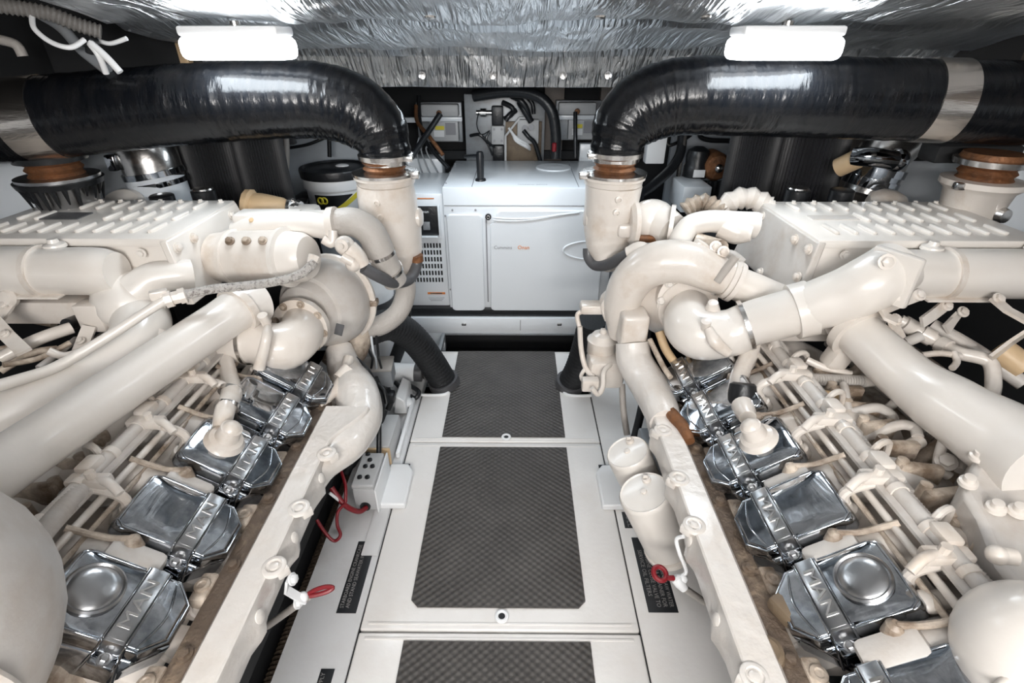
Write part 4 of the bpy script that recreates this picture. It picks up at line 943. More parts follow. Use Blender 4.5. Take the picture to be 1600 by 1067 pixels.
# ------------------------------------------------------------------ pipework, engine with the braided hose (port side of the picture)
s = -1
ET(s, 'coolant_pipe', [(408, 470, 1.17), (375, 482, 1.12), (330, 512, 1.04), (180, 612, 0.80), (30, 712, 0.61), (-150, 835, 0.46)], [0.050, 0.050, 0.048, 0.046, 0.045, 0.045], cream_clean, n=28)
b = M(); b.lathe(A(372, 484, 1.115), A(330, 512, 1.04) - A(375, 482, 1.12), [(-0.012, 0.045), (-0.012, 0.058), (0.006, 0.058), (0.006, 0.047)], 28); b.box(A(395, 478, 1.16), (0.07, 0.05, 0.11), Matrix.Rotation(R(-35), 3, 'Z'), 0.012); EP(s, 'pipe_flange', b, cream)
ET(s, 'coolant_pipe', [(205, 478, 1.15), (222, 505, 1.08), (205, 540, 1.0), (150, 578, 0.93), (50, 630, 0.82), (-80, 700, 0.72)], [0.07, 0.062, 0.055, 0.053, 0.053, 0.055], cream_clean, n=28)
b = M(); p = A(205, 470, 1.13); b.ball(p, 0.082, 24, (1, 1, .9)); dm = EP(s, 'thermostat_dome', b, cream_clean)
b = M(); b.torus(A(205, 463, 1.12), (0.1, -0.7, 0.7), 0.080, 0.007, 32, 8); b.box(A(150, 492, 1.08), (0.06, 0.05, 0.07), None, 0.006); EP(s, 'dome_flange', b, cream, parent=dm)
ET(s, 'branch_pipe', [(215, 455, 1.12), (240, 436, 1.14), (275, 430, 1.16), (300, 428, 1.18)], [0.045, 0.04, 0.036, 0.036], cream_clean, n=22)
ET(s, 'lower_pipe', [(260, 600, 0.98), (215, 650, 0.88), (120, 728, 0.74), (20, 815, 0.62), (-60, 880, .55)], [0.05, 0.052, 0.052, 0.05, 0.05], cream_clean, n=26)
b = M(); b.tube([A(245, 520, 1.05), A(235, 560, 1.0), A(225, 600, .95)], [0.035, 0.04, 0.045], 18); EP(s, 'pipe_neck', b, cream)
# elbow pipe from the turbocharger
cp_ = ET(s, 'crossover_pipe', [(472, 505, 1.235), (468, 525, 1.17), (440, 542, 1.12), (395, 534, 1.12), (350, 535, 1.11), (290, 535, 1.11)], [0.052, 0.058, 0.062, 0.055, 0.055, 0.052], cream, n=26)
b = M(); b.lathe(A(387, 533, 1.12), (1, 0.02, 0.0), [(-0.005, 0.054), (-0.005, 0.061), (0.004, 0.061), (0.004, 0.054)], 28); EP(s, 'pipe_clamp', b, steel, parent=cp_)
b = M(); b.tube([A(418, 512, 1.08), A(416, 530, 1.045), A(405, 575, 1.03)], [0.009, 0.012, 0.014], 12); b.lathe(A(412, 497, 1.09), (0, -.3, 1), [(-0.03, 0.01), (0, 0.012), (0.01, 0.012)], 12); EP(s, 'pipe_support', b, cream)
fc = A(470, 510, 1.225); ax = V((-0.12, -1, 0.10))
b = M(); b.lathe(fc, ax, [(-0.014, 0.05), (-0.014, 0.078), (0.004, 0.078), (0.006, 0.06)], 32); fl = EP(s, 'elbow_flange', b, cream)
a_, b_ = basis(ax)
for k in range(8):
    t_ = 2 * PI * k / 8 + 0.2; b = M(); b.bolt(fc + ax.normalized() * 0.004 + (a_ * math.cos(t_) + b_ * math.sin(t_)) * 0.068, ax, 0.0075, 0.010); EP(s, 'flange_bolt', b, cream_dirt_shade, parent=fl)
# turbocharger
tc = A(508, 474, 1.38); b = M(); ax = V((-0.30, -1, 0.12))
b.lathe(tc, ax, [(-0.13, 0.05), (-0.10, 0.09), (-0.06, 0.120), (-0.02, 0.134), (0.02, 0.130), (0.05, 0.118), (0.07, 0.104), (0.072, 0.092), (0.085, 0.088), (0.10, 0.08)], 48); tb = EP(s, 'turbocharger', b, cream_grey)
b = M(); b.lathe(tc, ax, [(-0.065, 0.09), (-0.065, 0.136), (-0.052, 0.140), (-0.048, 0.136), (-0.046, 0.10)], 48); EP(s, 'housing_clamp', b, cream, parent=tb)
b = M(); b.box(A(530, 515, 1.22), (0.022, 0.004, 0.035), Matrix.Rotation(R(20), 3, 'Y'), 0.001); EP(s, 'type_plate', b, hose_dark, parent=tb)
b = M(); b.tube([A(535, 470, 1.46), A(548, 505, 1.45), A(545, 540, 1.42), (A(525, 575, 1.36))], [0.07, 0.075, 0.065, 0.05], 20); b.box(A(578, 472, 1.4), (0.05, 0.03, 0.02), None, 0.005); EP(s, 'turbine_housing', b, cream_dirt_shade)
b = M(); b.tube([A(530, 545, 1.34), A(540, 580, 1.27), A(556, 612, 1.16), A(564, 648, 1.07), A(548, 688, .97), V((-0.452, 0.86, 0.352)), V((-0.462, 0.74, 0.350))], [0.04, 0.05, 0.060, 0.056, 0.046, 0.036, 0.030], 24); EP(s, 'manifold_elbow', b, rail_m)
b = M(); b.tube([A(545, 560, 1.25), A(535, 590, 1.18), A(520, 612, 1.12), A(497, 635, 1.06)], [0.016, 0.015, 0.015, 0.014], 10); b.tube([A(530, 592, 1.17), A(545, 575, 1.2)], 0.02, 10); EP(s, 'oil_drain_pipe', b, cream)
b = M(); b.box(A(480, 652, 1.04), (0.05, 0.12, 0.02), Matrix.Rotation(R(-20), 3, 'Z'), 0.004); EP(s, 'tan_spacer', b, tan, label='tan coloured spacer block')
# filter canister lying across, with end cap
b = M(); p0, p1 = A(366, 402, 1.30), A(448, 402, 1.27); b.lathe(p0, p1 - p0, [(-0.05, 0.05), (-0.045, 0.066), (0, 0.070), (0.002, 0.075), (0.012, 0.075), (0.014, 0.070), ((p1 - p0).length, 0.072)], 30); can = EP(s, 'air_canister', b, cream)
b = M(); L_ = (p1 - p0).length; b.lathe(p0, p1 - p0, [(L_ - .004, 0.078), (L_ + 0.008, 0.079), (L_ + 0.012, 0.068), (L_ + 0.05, 0.064), (L_ + 0.066, 0.054), (L_ + 0.07, 0.035), (L_ + .071, .002)], 32); EP(s, 'canister_cap', b, cream_clean, parent=can)
b = M()
for k in range(3): b.bolt(p0.lerp(p1, 0.2 + 0.3 * k) + V((0, -0.045, 0.06)), (0, -0.6, 0.8), 0.008, 0.012)
EP(s, 'canister_bolt', b, cream_dirt_shade, parent=can)
ET(s, 'charge_pipe', [(372, 362, 1.36), (420, 352, 1.34), (480, 350, 1.33), (520, 356, 1.32)], [0.03, 0.032, 0.034, 0.034], cream_clean, n=20)
b = M(); b.box(A(420, 343, 1.38), (0.17, 0.07, 0.045), None, 0.01); b.box(A(495, 345, 1.36), (0.10, 0.06, 0.05), None, 0.012); hs = EP(s, 'valve_housing', b, cream_clean)
b = M()
for px, py in ((395, 346), (427, 345), (499, 341), (511, 352)): b.bolt(A(px, py, 1.33), (0, -0.7, 0.7), 0.007, 0.01)
EP(s, 'housing_bolt', b, tan, parent=hs)
b = M(); b.lathe(A(523, 352, 1.32), (1, 0, 0.1), [(-0.01, 0.03), (-0.01, 0.048), (0.008, 0.048), (0.008, 0.03)], 24); b.tube([A(505, 374, 1.27), A(519, 380, 1.27), A(520, 360, 1.28)], 0.012, 10); EP(s, 'hose_flange', b, cream)
ET(s, 'rubber_elbow', [(528, 348, 1.33), (552, 347, 1.33), (578, 362, 1.33), (592, 388, 1.33), (604, 415, 1.34), (618, 440, 1.36)], [0.036, 0.038, 0.039, 0.039, 0.037, 0.034], hose_grey, n=22, label='grey rubber elbow hose')
b = M()
for (p, q) in (((594, 394, 1.33), (600, 408, 1.335)), ((607, 420, 1.34), (612, 430, 1.35))):
    pa, pb = A(*p), A(*q); b.lathe(pa, pb - pa, [(0, 0.038), (0, 0.0405), (0.010, 0.0405), (0.010, 0.038)], 22)
EP(s, 'hose_clamp', b, steel)
b = M(); b.ball(A(539, 384, 1.24), 0.026, 18, (1, .8, 1)); b.lathe(A(537, 382, 1.225), (-.1, -1, .1), [(0, 0.018), (0.012, 0.016), (0.014, 0.008), (0.022, 0.008)], 14); b.tube([A(545, 388, 1.24), A(558, 400, 1.24), A(568, 415, 1.24)], [0.024, 0.022, 0.018], 12); b.ball(A(552, 412, 1.23), 0.021, 14); b.cyl(A(535, 400, 1.22), A(552, 410, 1.22), 0.013); EP(s, 'drain_valve', b, cream)
ET(s, 'drain_hose', [(568, 418, 1.26), (592, 432, 1.28), (618, 442, 1.34), (640, 436, 1.42), (650, 418, 1.46), (652, 404, 1.47)], 0.0165, hose_dark, n=14, label='dark rubber hose curling under the exhaust elbow')
b = M(); b.lathe(A(652, 408, 1.47), (0, 0, 1), [(0, .019), (0.02, .019)], 14); EP(s, 'hose_clamp', b, rust)
ET(s, 'return_bend', [(628, 420, 1.50), (634, 455, 1.50), (622, 488, 1.48), (595, 508, 1.46), (568, 512, 1.44)], [0.032, 0.032, 0.032, 0.033, 0.034], hose_grey, n=20, label='grey pipe bend under the exhaust elbow')
ET(s, 'breather_hose', [(352, 562, 1.06), (358, 590, 1.0), (362, 615, .93), (352, 640, 0.865), (346, 668, 0.83)], [0.018, 0.020, 0.022, 0.020, 0.018], cream, n=16)
b = M()
for p in ((361, 608, .945), (356, 632, .885)): b.lathe(A(*p), (0.05, -0.7, -.3), [(0, 0.022), (0, 0.0255), (0.010, 0.0255), (0.010, 0.022)], 18)
EP(s, 'hose_clamp', b, steel)
# braided hose
bh = ET(s, 'braided_hose', [(-40, 612, 0.76), (20, 596, 0.80), (90, 572, 0.86), (170, 525, 0.93), (235, 483, 0.98), (262, 466, 1.0)], [0.012, 0.0115, 0.011, 0.0105, 0.0105, 0.0105], cream_clean, n=14, label='pale braided hose')
ET(s, 'braided_hose', [(285, 462, 1.02), (330, 452, 1.05), (380, 447, 1.08), (430, 440, 1.11), (470, 428, 1.13), (492, 408, 1.15)], 0.0105, braid, n=14, label='worn braided hose')
b = M(); p0, p1 = A(258, 469, 1.0), A(290, 461, 1.02); b.lathe(p0, p1 - p0, [(0, 0.014), (0, 0.019), (0.014, 0.019), (0.014, 0.015), (0.028, 0.015), (0.028, 0.018), (0.04, 0.018), (0.042, 0.012)], 8); b.box(A(248, 460, 1.0), (0.035, 0.02, 0.02), Matrix.Rotation(R(30), 3, 'Z'), 0.004); b.lathe(A(488, 412, 1.15), A(492, 400, 1.16) - A(488, 412, 1.15), [(0, .013), (.02, .014), (.022, .008)], 8)
EP(s, 'hose_fitting', b, cream)
# tan canister behind
b = M(); p0, p1 = A(385, 322, 1.58), A(450, 330, 1.58); b.lathe(p0, p1 - p0, [(0, 0.02), (0.002, 0.052), (0.018, 0.054), (0.024, 0.042), (0.04, 0.046), (0.06, 0.045), (0.11, 0.040), (0.13, 0.03)], 12); EP(s, 'tan_canister', b, tan, label='tan plastic canister')
b = M(); b.lathe(A(452, 330, 1.57), (1, 0, 0), [(0, 0.035), (0.005, 0.04), (0.015, 0.04), (0.02, 0.03), (.03, .035), (.04, .03)], 20); b.cyl(A(457, 312, 1.57), A(457, 340, 1.57), 0.005); EP(s, 'pulley', b, steel)
b = M(); b.box(A(475, 335, 1.55), (0.09, 0.08, 0.05), None, 0.015); EP(s, 'bracket_casting', b, cream_clean)
# brackets and tubes at the outer end
for pts, r, m in (([(0, 560, .95), (60, 530, 1.0), (112, 512, 1.05)], 0.014, cream), ([(0, 580, .92), (50, 552, .97), (90, 545, 1.0)], 0.008, cream_dirt_shade), ([(5, 570, .9), (60, 560, .95), (110, 535, 1.0)], 0.006, cream_dirt_shade), ([(75, 548, .96), (100, 556, .97), (130, 548, 1.0)], 0.009, cream),
                  ([(85, 505, 1.12), (60, 500, 1.12), (20, 492, 1.12)], 0.012, cream_dirt_shade), ([(60, 575, .93), (100, 545, 1.0), (118, 530, 1.06)], .007, cream_grey), ([(0, 545, 1.0), (45, 535, 1.03), (90, 515, 1.1)], .006, cream_dirt_shade)):
    ET(s, 'small_pipe', pts, r, m, n=10)
b = M(); b.tube([A(105, 508, 1.06), A(125, 500, 1.1), A(150, 490, 1.14)], 0.016, 12); EP(s, 'rubber_joint', b, black)
for pts in ([(-10, 500, 1.0), (12, 525, .97), (38, 550, .93)], [(20, 462, 1.08), (10, 480, 1.05), (-6, 500, 1.02)], [(140, 510, 1.05), (130, 535, 1.02), (120, 560, 1.0)]):
    b = M(); b.strip([A(*p) for p in pts], 0.028, 0.007, (1, 0.4, 0)); b.bolt(A(*pts[1]) + V((0, -.004, .006)), (0, -.5, 1), 0.007, 0.008); EP(s, 'support_strap', b, cream)
b = M(); b.lathe(A(18, 466, 1.07), (0, -1, .4), [(0, 0.02), (0.01, 0.022), (0.02, 0.016), (0.022, 0.006)], 16); b.boxc(-1.30, -0.99, 1.10, 1.16, 0.60, 0.66, 0.006); EP(s, 'strut_end', b, cream)
# harness on the near outer slope, corrugated
ET(s, 'corrugated_conduit', [(322, 580, 1.16), (285, 612, 1.08), (252, 640, 1.0)], 0.024, cream_dirt_shade, rib=(0.022, 0.004), n=14)
ET(s, 'corrugated_conduit', [(130, 762, 0.62), (95, 800, .56), (60, 840, .50)], 0.014, cream_grey, rib=(0.006, 0.0015), n=14)
b = M()
for k in range(7):
    t_ = k / 6; p = A(300 - 150 * t_, 605 + 150 * t_, 1.09 - 0.42 * t_); b.box(p, (0.035, 0.02, 0.03), Matrix.Rotation(R(20), 3, 'Y'), 0.005)
EP(s, 'harness_clip', b, cream)
# front tank, cropped by the frame
b = M(); p = A(-250, 1050, Z=0.66); b.ball(p, 0.15, 32, (1.0, 1.3, 1.3)); tk = EP(s, 'expansion_tank', b, cream_grey)
b = M(); b.torus(p, (0, 1, 0.2), 0.152, 0.006, 40, 8); EP(s, 'tank_seam', b, cream, parent=tk)
# dipstick with an orange-red grip
b = M(); b.tube([A(418, 978, Z=0.12), A(450, 955, Z=0.20), A(482, 932, Z=0.27)], 0.0075, 10); dp = EP(s, 'dipstick_tube', b, hose_grey)
b = M(); b.tube([A(482, 928, Z=0.275), A(492, 922, Z=0.28), A(508, 917, Z=0.282), A(520, 918, Z=0.28), A(512, 924, Z=0.278), A(496, 929, Z=0.276), A(484, 931, Z=0.275)], 0.0045, 8); EP(s, 'dipstick_grip', b, red, parent=dp, label='red ring grip')
b = M(); b.strip([A(450, 905, Z=0.34), A(448, 922, Z=0.31), A(470, 935, Z=0.28), A(478, 938, Z=.27)], 0.016, 0.005, (0, 1, 0)); b.bolt(A(456, 905, Z=.34), (1, 0, .3), .008, .01); b.bolt(A(464, 942, Z=.27), (1, 0, .3), .008, .01); b.ball(A(473, 933, Z=.275), 0.011, 12); EP(s, 'dipstick_bracket', b, plastic_w, parent=dp)

# ------------------------------------------------------------------ pipework, engine with the filter canisters
s = 1
cp_ = ET(s, 'crossover_pipe', [(1078, 482, 1.26), (1074, 505, 1.18), (1095, 522, 1.14), (1140, 520, 1.13), (1175, 505, 1.12), (1240, 487, 1.08), (1310, 465, 1.05), (1365, 440, 1.03), (1398, 418, 1.05)], [0.056, 0.062, 0.066, 0.060, 0.056, 0.056, 0.060, 0.062, 0.060], cream_clean, n=30)
for p, q, w in (((1162, 509, 1.122), (1172, 506, 1.12), 0.0), ((1238, 488, 1.08), (1250, 485, 1.078), 0.006)):
    pa, pb = A(*p), A(*q); b = M(); b.lathe(pa, pb - pa, [(0, 0.056), (0, 0.064 + w * .3), (0.010 + w * 5, 0.064 + w * .3), (0.010 + w * 5, 0.056)], 28); EP(s, 'pipe_clamp', b, cream_clean if w else steel, parent=cp_)
b = M(); b.tube([A(1106, 512, 1.08), A(1118, 535, 1.06), A(1138, 552, 1.05)], [0.010, 0.016, 0.012], 12); b.lathe(A(1103, 505, 1.085), (-.2, -.3, 1), [(-0.02, 0.01), (0, 0.012), (0.008, 0.012), (.009, .006)], 12); b.lathe(A(1114, 476, 1.15), (-.2, -.3, 1), [(-0.02, 0.02), (0, 0.014), (0.008, 0.012), (.009, .006)], 12); EP(s, 'pipe_support', b, cream)
b = M(); b.box(A(1392, 432, 1.01), (0.018, 0.10, 0.11), Matrix.Rotation(R(25), 3, 'Z'), 0.006); pf = EP(s, 'pipe_flange', b, cream_clean)
for px, py in ((1385, 409), (1403, 462)): b = M(); b.bolt(A(px, py, 0.985), (-.3, -1, .3), 0.011, 0.013); EP(s, 'flange_bolt', b, cream, parent=pf)
ET(s, 'coolant_pipe', [(1325, 500, 1.06), (1350, 528, 1.0), (1420, 592, 0.87), (1490, 640, 0.77), (1570, 690, 0.68), (1640, 740, 0.60)], [0.052, 0.050, 0.052, 0.060, 0.068, 0.07], cream_clean, n=28)
b = M(); pa, pb = A(1338, 517, 1.025), A(1362, 540, .98); b.lathe(pa, pb - pa, [(-0.01, 0.05), (-0.01, 0.064), (0.010, 0.064), (0.012, 0.05)], 28); b.box(A(1322, 540, 1.03), (0.05, 0.05, 0.13), Matrix.Rotation(R(20), 3, 'Y'), 0.015); EP(s, 'pipe_flange', b, cream)
b = M(); b.boxc(0.52, 0.80, 1.12, 1.20, 0.545, 0.60, 0.01); b.box(A(1300, 500, 1.10), (0.22, 0.05, 0.07), Matrix.Rotation(R(8), 3, 'Y'), 0.012); EP(s, 'manifold_casting', b, cream)
# turbocharger: volute, flange, outlet
b = M(); tc = A(1052, 462, 1.36); ax = V((0.10, -1, 0.10))
b.lathe(tc, ax, [(-0.14, 0.05), (-0.10, 0.10), (-0.04, 0.118), (0.02, 0.118), (0.05, 0.10), (0.085, 0.085), (0.10, 0.08)], 44); tb = EP(s, 'turbocharger', b, cream)
ET(s, 'turbo_volute', [(975, 520, 1.34), (972, 475, 1.33), (988, 437, 1.31), (1025, 412, 1.29), (1070, 410, 1.27), (1110, 425, 1.25), (1140, 437, 1.24)], [0.045, 0.052, 0.056, 0.058, 0.056, 0.050, 0.044], cream, n=26, parent=tb)
pa, pb = A(1136, 436, 1.24), A(1180, 455, 1.22)
b = M(); b.lathe(pa, pb - pa, [(0, 0.045), (0, 0.052), (0.010, 0.052), (0.010, 0.047), (0.014, 0.047), (0.014, 0.053), (0.026, 0.053), (0.026, 0.042)], 24); EP(s, 'pipe_clamp', b, cream)
ET(s, 'turbo_outlet', [(1150, 442, 1.235), (1185, 458, 1.22), (1225, 478, 1.2)], [0.043, 0.046, 0.05], cream, n=22)
fc = A(1073, 468, 1.27); ax = V((0.05, -1, 0.15)); a_, b_ = basis(ax)
b = M(); b.lathe(fc, ax, [(-0.03, 0.07), (-0.02, 0.084), (0.006, 0.084), (0.008, 0.062)], 32); fl = EP(s, 'elbow_flange', b, cream)
for k in range(9):
    t_ = 2 * PI * k / 9; b = M(); b.lathe(fc + ax.normalized() * 0.002 + (a_ * math.cos(t_) + b_ * math.sin(t_)) * 0.074, ax, [(0, 0.012), (0.010, 0.0115), (0.016, 0.006)], 12); EP(s, 'flange_bolt', b, cream_clean, parent=fl)
# turbine side and exhaust column down to the manifold
b = M(); b.ball(A(1018, 345, 1.48), 0.062, 22, (1.15, 1, 1)); b.tube([A(985, 350, 1.5), A(1020, 345, 1.48), A(1050, 362, 1.42)], [0.05, 0.058, 0.05], 20); b.lathe(A(1045, 352, 1.43), (1, -.3, 0), [(0, .05), (0, .058), (.012, .058), (.012, .05)], 24); th = EP(s, 'turbine_housing', b, cream_clean)
b = M(); b.box(A(1017, 373, 1.42), (0.07, 0.02, 0.02), None, 0.005); EP(s, 'rusty_band', b, rust, parent=th)
b = M(); b.box(A(988, 513, 1.27), (0.075, 0.08, 0.11), None, 0.012, 3); b.box(A(985, 440, 1.36), (0.06, 0.06, 0.10), None, 0.02, 3); EP(s, 'exhaust_column', b, cream)
b = M(); b.tube([A(988, 535, 1.25), A(992, 565, 1.22), A(1012, 600, 1.15), A(1030, 635, 1.06), A(1040, 660, 1.0)], [0.046, 0.050, 0.050, 0.046, 0.040], 22); EP(s, 'exhaust_elbow', b, rail_m)
ET(s, 'charge_pipe', [(1180, 352, 1.38), (1140, 348, 1.38), (1105, 346, 1.38), (1078, 354, 1.38), (1064, 374, 1.36), (1062, 390, 1.34)], [0.036, 0.032, 0.030, 0.031, 0.031, 0.03], cream_clean, n=22)
ET(s, 'charge_pipe', [(1175, 366, 1.34), (1150, 362, 1.36), (1130, 352, 1.38)], [0.02, 0.034, 0.036], cream, n=18)
ET(s, 'ribbed_hose', [(1070, 330, 1.55), (1085, 320, 1.55), (1105, 318, 1.54), (1130, 335, 1.5)], 0.026, cream_dirt_shade, rib=(0.018, 0.004), n=16)
ET(s, 'ribbed_hose', [(1115, 345, 1.52), (1138, 318, 1.52), (1168, 309, 1.52), (1200, 322, 1.5)], 0.030, cream, rib=(0.03, 0.004), n=16)
ET(s, 'oil_pipe', [(1120, 405, 1.3), (1132, 398, 1.3), (1145, 400, 1.28), (1160, 412, 1.26)], 0.014, hose_grey, n=12)
ET(s, 'oil_pipe', [(1085, 380, 1.36), (1105, 386, 1.34), (1125, 392, 1.3)], 0.03, cream_dirt_shade, n=14)
b = M(); b.box(A(1092, 388, 1.28), (0.04, 0.03, 0.04), Matrix.Rotation(R(30), 3, 'Y'), 0.008); b.box(A(1150, 425, 1.24), (0.05, 0.04, 0.05), None, 0.01); b.bolt(A(1118, 385, 1.27), (-.2, -1, .3), .01, .012); b.bolt(A(1130, 393, 1.25), (-.2, -1, .3), .01, .012); EP(s, 'oil_manifold', b, cream)
ET(s, 'drain_hose', [(985, 395, 1.36), (968, 404, 1.38), (948, 414, 1.42), (930, 414, 1.46), (920, 402, 1.48), (919, 388, 1.49)], 0.0165, hose_dark, n=14, label='dark rubber hose curling under the exhaust elbow')
b = M(); b.tube([A(982, 398, 1.35), A(1000, 392, 1.34), A(1015, 398, 1.33)], [0.022, 0.026, 0.02], 14); EP(s, 'hose_fitting', b, cream)
for pts, r, m in (([(1030, 518, 1.25), (1040, 545, 1.22), (1058, 572, 1.18)], 0.012, tan), ([(1045, 515, 1.25), (1062, 540, 1.22), (1078, 556, 1.18)], 0.008, tan), ([(1015, 530, 1.2), (1035, 570, 1.14), (1048, 590, 1.1)], 0.007, cream_dirt_shade),
                  ([(1150, 400, 1.2), (1120, 440, 1.2)], 0.01, hose_grey), ([(1150, 618, .98), (1155, 590, 1.04), (1170, 555, 1.1), (1178, 530, 1.14)], 0.022, cream), ([(1215, 545, 1.08), (1205, 520, 1.12)], 0.012, cream_grey)):
    ET(s, 'small_pipe', pts, r, m, n=12)
b = M(); b.lathe(A(1160, 618, .965), (0.1, 0.5, .8), [(-0.03, 0.030), (0.0, 0.032), (0.025, 0.030), (0.03, 0.022)], 18); EP(s, 'rubber_joint', b, black)
b = M(); b.lathe(A(1165, 645, .90), A(1158, 630, .94) - A(1172, 662, .86), [(-.02, .018), (0.0, 0.022), (0.03, 0.024), (0.032, 0.018)], 18); EP(s, 'breather_neck', b, cream)
ET(s, 'corrugated_conduit', [(1262, 592, .98), (1300, 594, .98), (1348, 596, .98)], 0.013, hose_grey, rib=(0.006, 0.0014), n=14)
ET(s, 'small_pipe', [(1348, 596, .98), (1365, 594, .98), (1385, 588, .98)], 0.014, cream, n=12)
for pts, r, m in (([(1305, 655, .88), (1330, 645, .88), (1370, 637, .88), (1392, 648, .87), (1398, 662, .85)], 0.0105, cream_grey), ([(1335, 690, .82), (1365, 678, .82), (1405, 664, .82), (1428, 668, .81), (1434, 682, .79)], 0.0105, cream_grey),
                  ([(1372, 725, .77), (1400, 710, .77), (1438, 688, .79)], 0.0135, cream), ([(1408, 765, .73), (1450, 775, .72), (1500, 792, .70)], 0.007, cream), ([(1325, 642, .88), (1322, 615, .92), (1318, 600, .95)], .008, cream_grey),
                  ([(1260, 562, 1.04), (1290, 575, 1.02), (1330, 585, 1.0)], 0.009, cream), ([(1245, 600, .98), (1270, 612, .95), (1320, 620, .93)], .009, tan),
                  ([(1405, 500, 1.10), (1440, 520, 1.07), (1475, 540, 1.04), (1500, 552, 1.0), (1545, 565, .97), (1552, 600, .93), (1548, 620, .9)], 0.015, cream), ([(1455, 508, 1.12), (1520, 545, 1.05), (1600, 600, .96)], 0.017, cream_grey),
                  ([(1440, 555, .98), (1470, 552, .98), (1500, 556, .98)], .007, cream), ([(1490, 550, .98), (1495, 565, .96), (1488, 575, .94)], .007, cream), ([(1415, 535, 1.05), (1440, 525, 1.05)], .012, cream_grey),
                  ([(1600, 575, .98), (1560, 545, 1.02)], 0.03, tan)):
    ET(s, 'small_pipe', pts, r, m, n=12)
b = M()
for p, q in (((1412, 505, 1.09), (1430, 515, 1.08)), ((1440, 520, 1.07), (1462, 532, 1.05)), ((1468, 537, 1.045), (1485, 546, 1.02))):
    pa, pb = A(*p), A(*q); b.lathe(pa, pb - pa, [(0, 0.016), (0, 0.020), ((pb - pa).length * .8, 0.020), ((pb - pa).length * .8, 0.016)], 12)
EP(s, 'hose_fitting', b, cream)
for pts in ([(1432, 462, 1.04), (1410, 470, 1.02), (1378, 484, .99), (1388, 496, .97), (1402, 502, .96)], [(1475, 478, 1.08), (1460, 490, 1.06), (1440, 504, 1.04)], [(1555, 468, 1.04), (1575, 485, 1.0), (1612, 505, .97)], [(1610, 515, .97), (1580, 535, .97), (1548, 560, .96)], [(1395, 500, 1.0), (1400, 515, .99), (1408, 530, .98)], [(1500, 488, 1.1), (1490, 500, 1.1), (1478, 515, 1.08)]):
    b = M(); b.strip([A(*p) for p in pts], 0.026, 0.007, (1, 0.4, 0)); b.bolt(A(*pts[0]) + V((0, -.006, .004)), (0, -.7, .7), 0.009, 0.010); EP(s, 'support_strap', b, cream)
# front cover with bolts, lifting eye
pts = [A(x, y, Z=z_) for x, y, z_ in ((1592, 628, .61), (1545, 668, .60), (1503, 765, .58), (1530, 805, .57), (1560, 880, .56), (1600, 930, .55), (1760, 900, .55), (1700, 640, .61))]
b = M(); b.prism(pts, (0.02, 0.02, -0.16)); fc_ = EP(s, 'front_cover', b, cream_grey, bevel=0.012)
for x, y, z_ in ((1547, 690, .60), (1528, 715, .59), (1512, 755, .58), (1580, 660, .61), (1555, 795, .57), (1590, 800, .575), (1597, 690, .60)):
    b = M(); b.lathe(A(x, y, Z=z_ + .002), (-0.2, -.1, 1), [(0, 0.014), (0.006, 0.013), (0.008, 0.009), (0.016, 0.008), (0.017, 0.003)], 16); EP(s, 'cover_bolt', b, cream, parent=fc_)
b = M(); b.tube([A(1484, 745, .70), A(1466, 725, .72), A(1478, 680, .76), A(1496, 665, .78), A(1518, 690, .75), A(1498, 735, .70)], 0.009, 10); b.bolt(A(1478, 722, .715), (-.5, -.4, 1), 0.012, 0.012); b.box(A(1508, 688, .75), (0.05, 0.05, 0.02), Matrix.Rotation(R(40), 3, 'Y'), 0.008); EP(s, 'lifting_eye', b, cream_grey)
b = M(); b.ball(A(1495, 795, .69), 0.013, 14); b.cyl(A(1495, 795, .69), A(1525, 790, .69), 0.012, n=12); b.ball(A(1558, 867, Z=.58), 0.014, 14); b.cyl(A(1558, 867, Z=.58), A(1585, 870, Z=.58), 0.012); b.ball(A(1448, 940, Z=.50), 0.018, 16, (1, 1, .7)); b.cyl(A(1448, 940, Z=.49), A(1480, 935, Z=.49), 0.014); EP(s, 'sensor', b, cream)
ET(s, 'runner_pipe', [(1420, 840, .68), (1470, 860, .66), (1540, 850, .65)], [0.045, 0.05, 0.045], cream_dirt_shade, n=20)
ET(s, 'runner_pipe', [(1440, 780, .72), (1480, 800, .70), (1530, 800, .68)], [0.04, 0.04, 0.035], cream, n=20)
ET(s, 'small_pipe', [(1530, 900, .58), (1570, 915, .56), (1590, 890, .57)], 0.008, cream_dirt_shade, n=10)
b = M(); p = A(1618, 1022, Z=0.545); b.ball(p, 0.083, 32, (1.0, 1, 1.05)); tk = EP(s, 'white_dome', b, cream_clean)
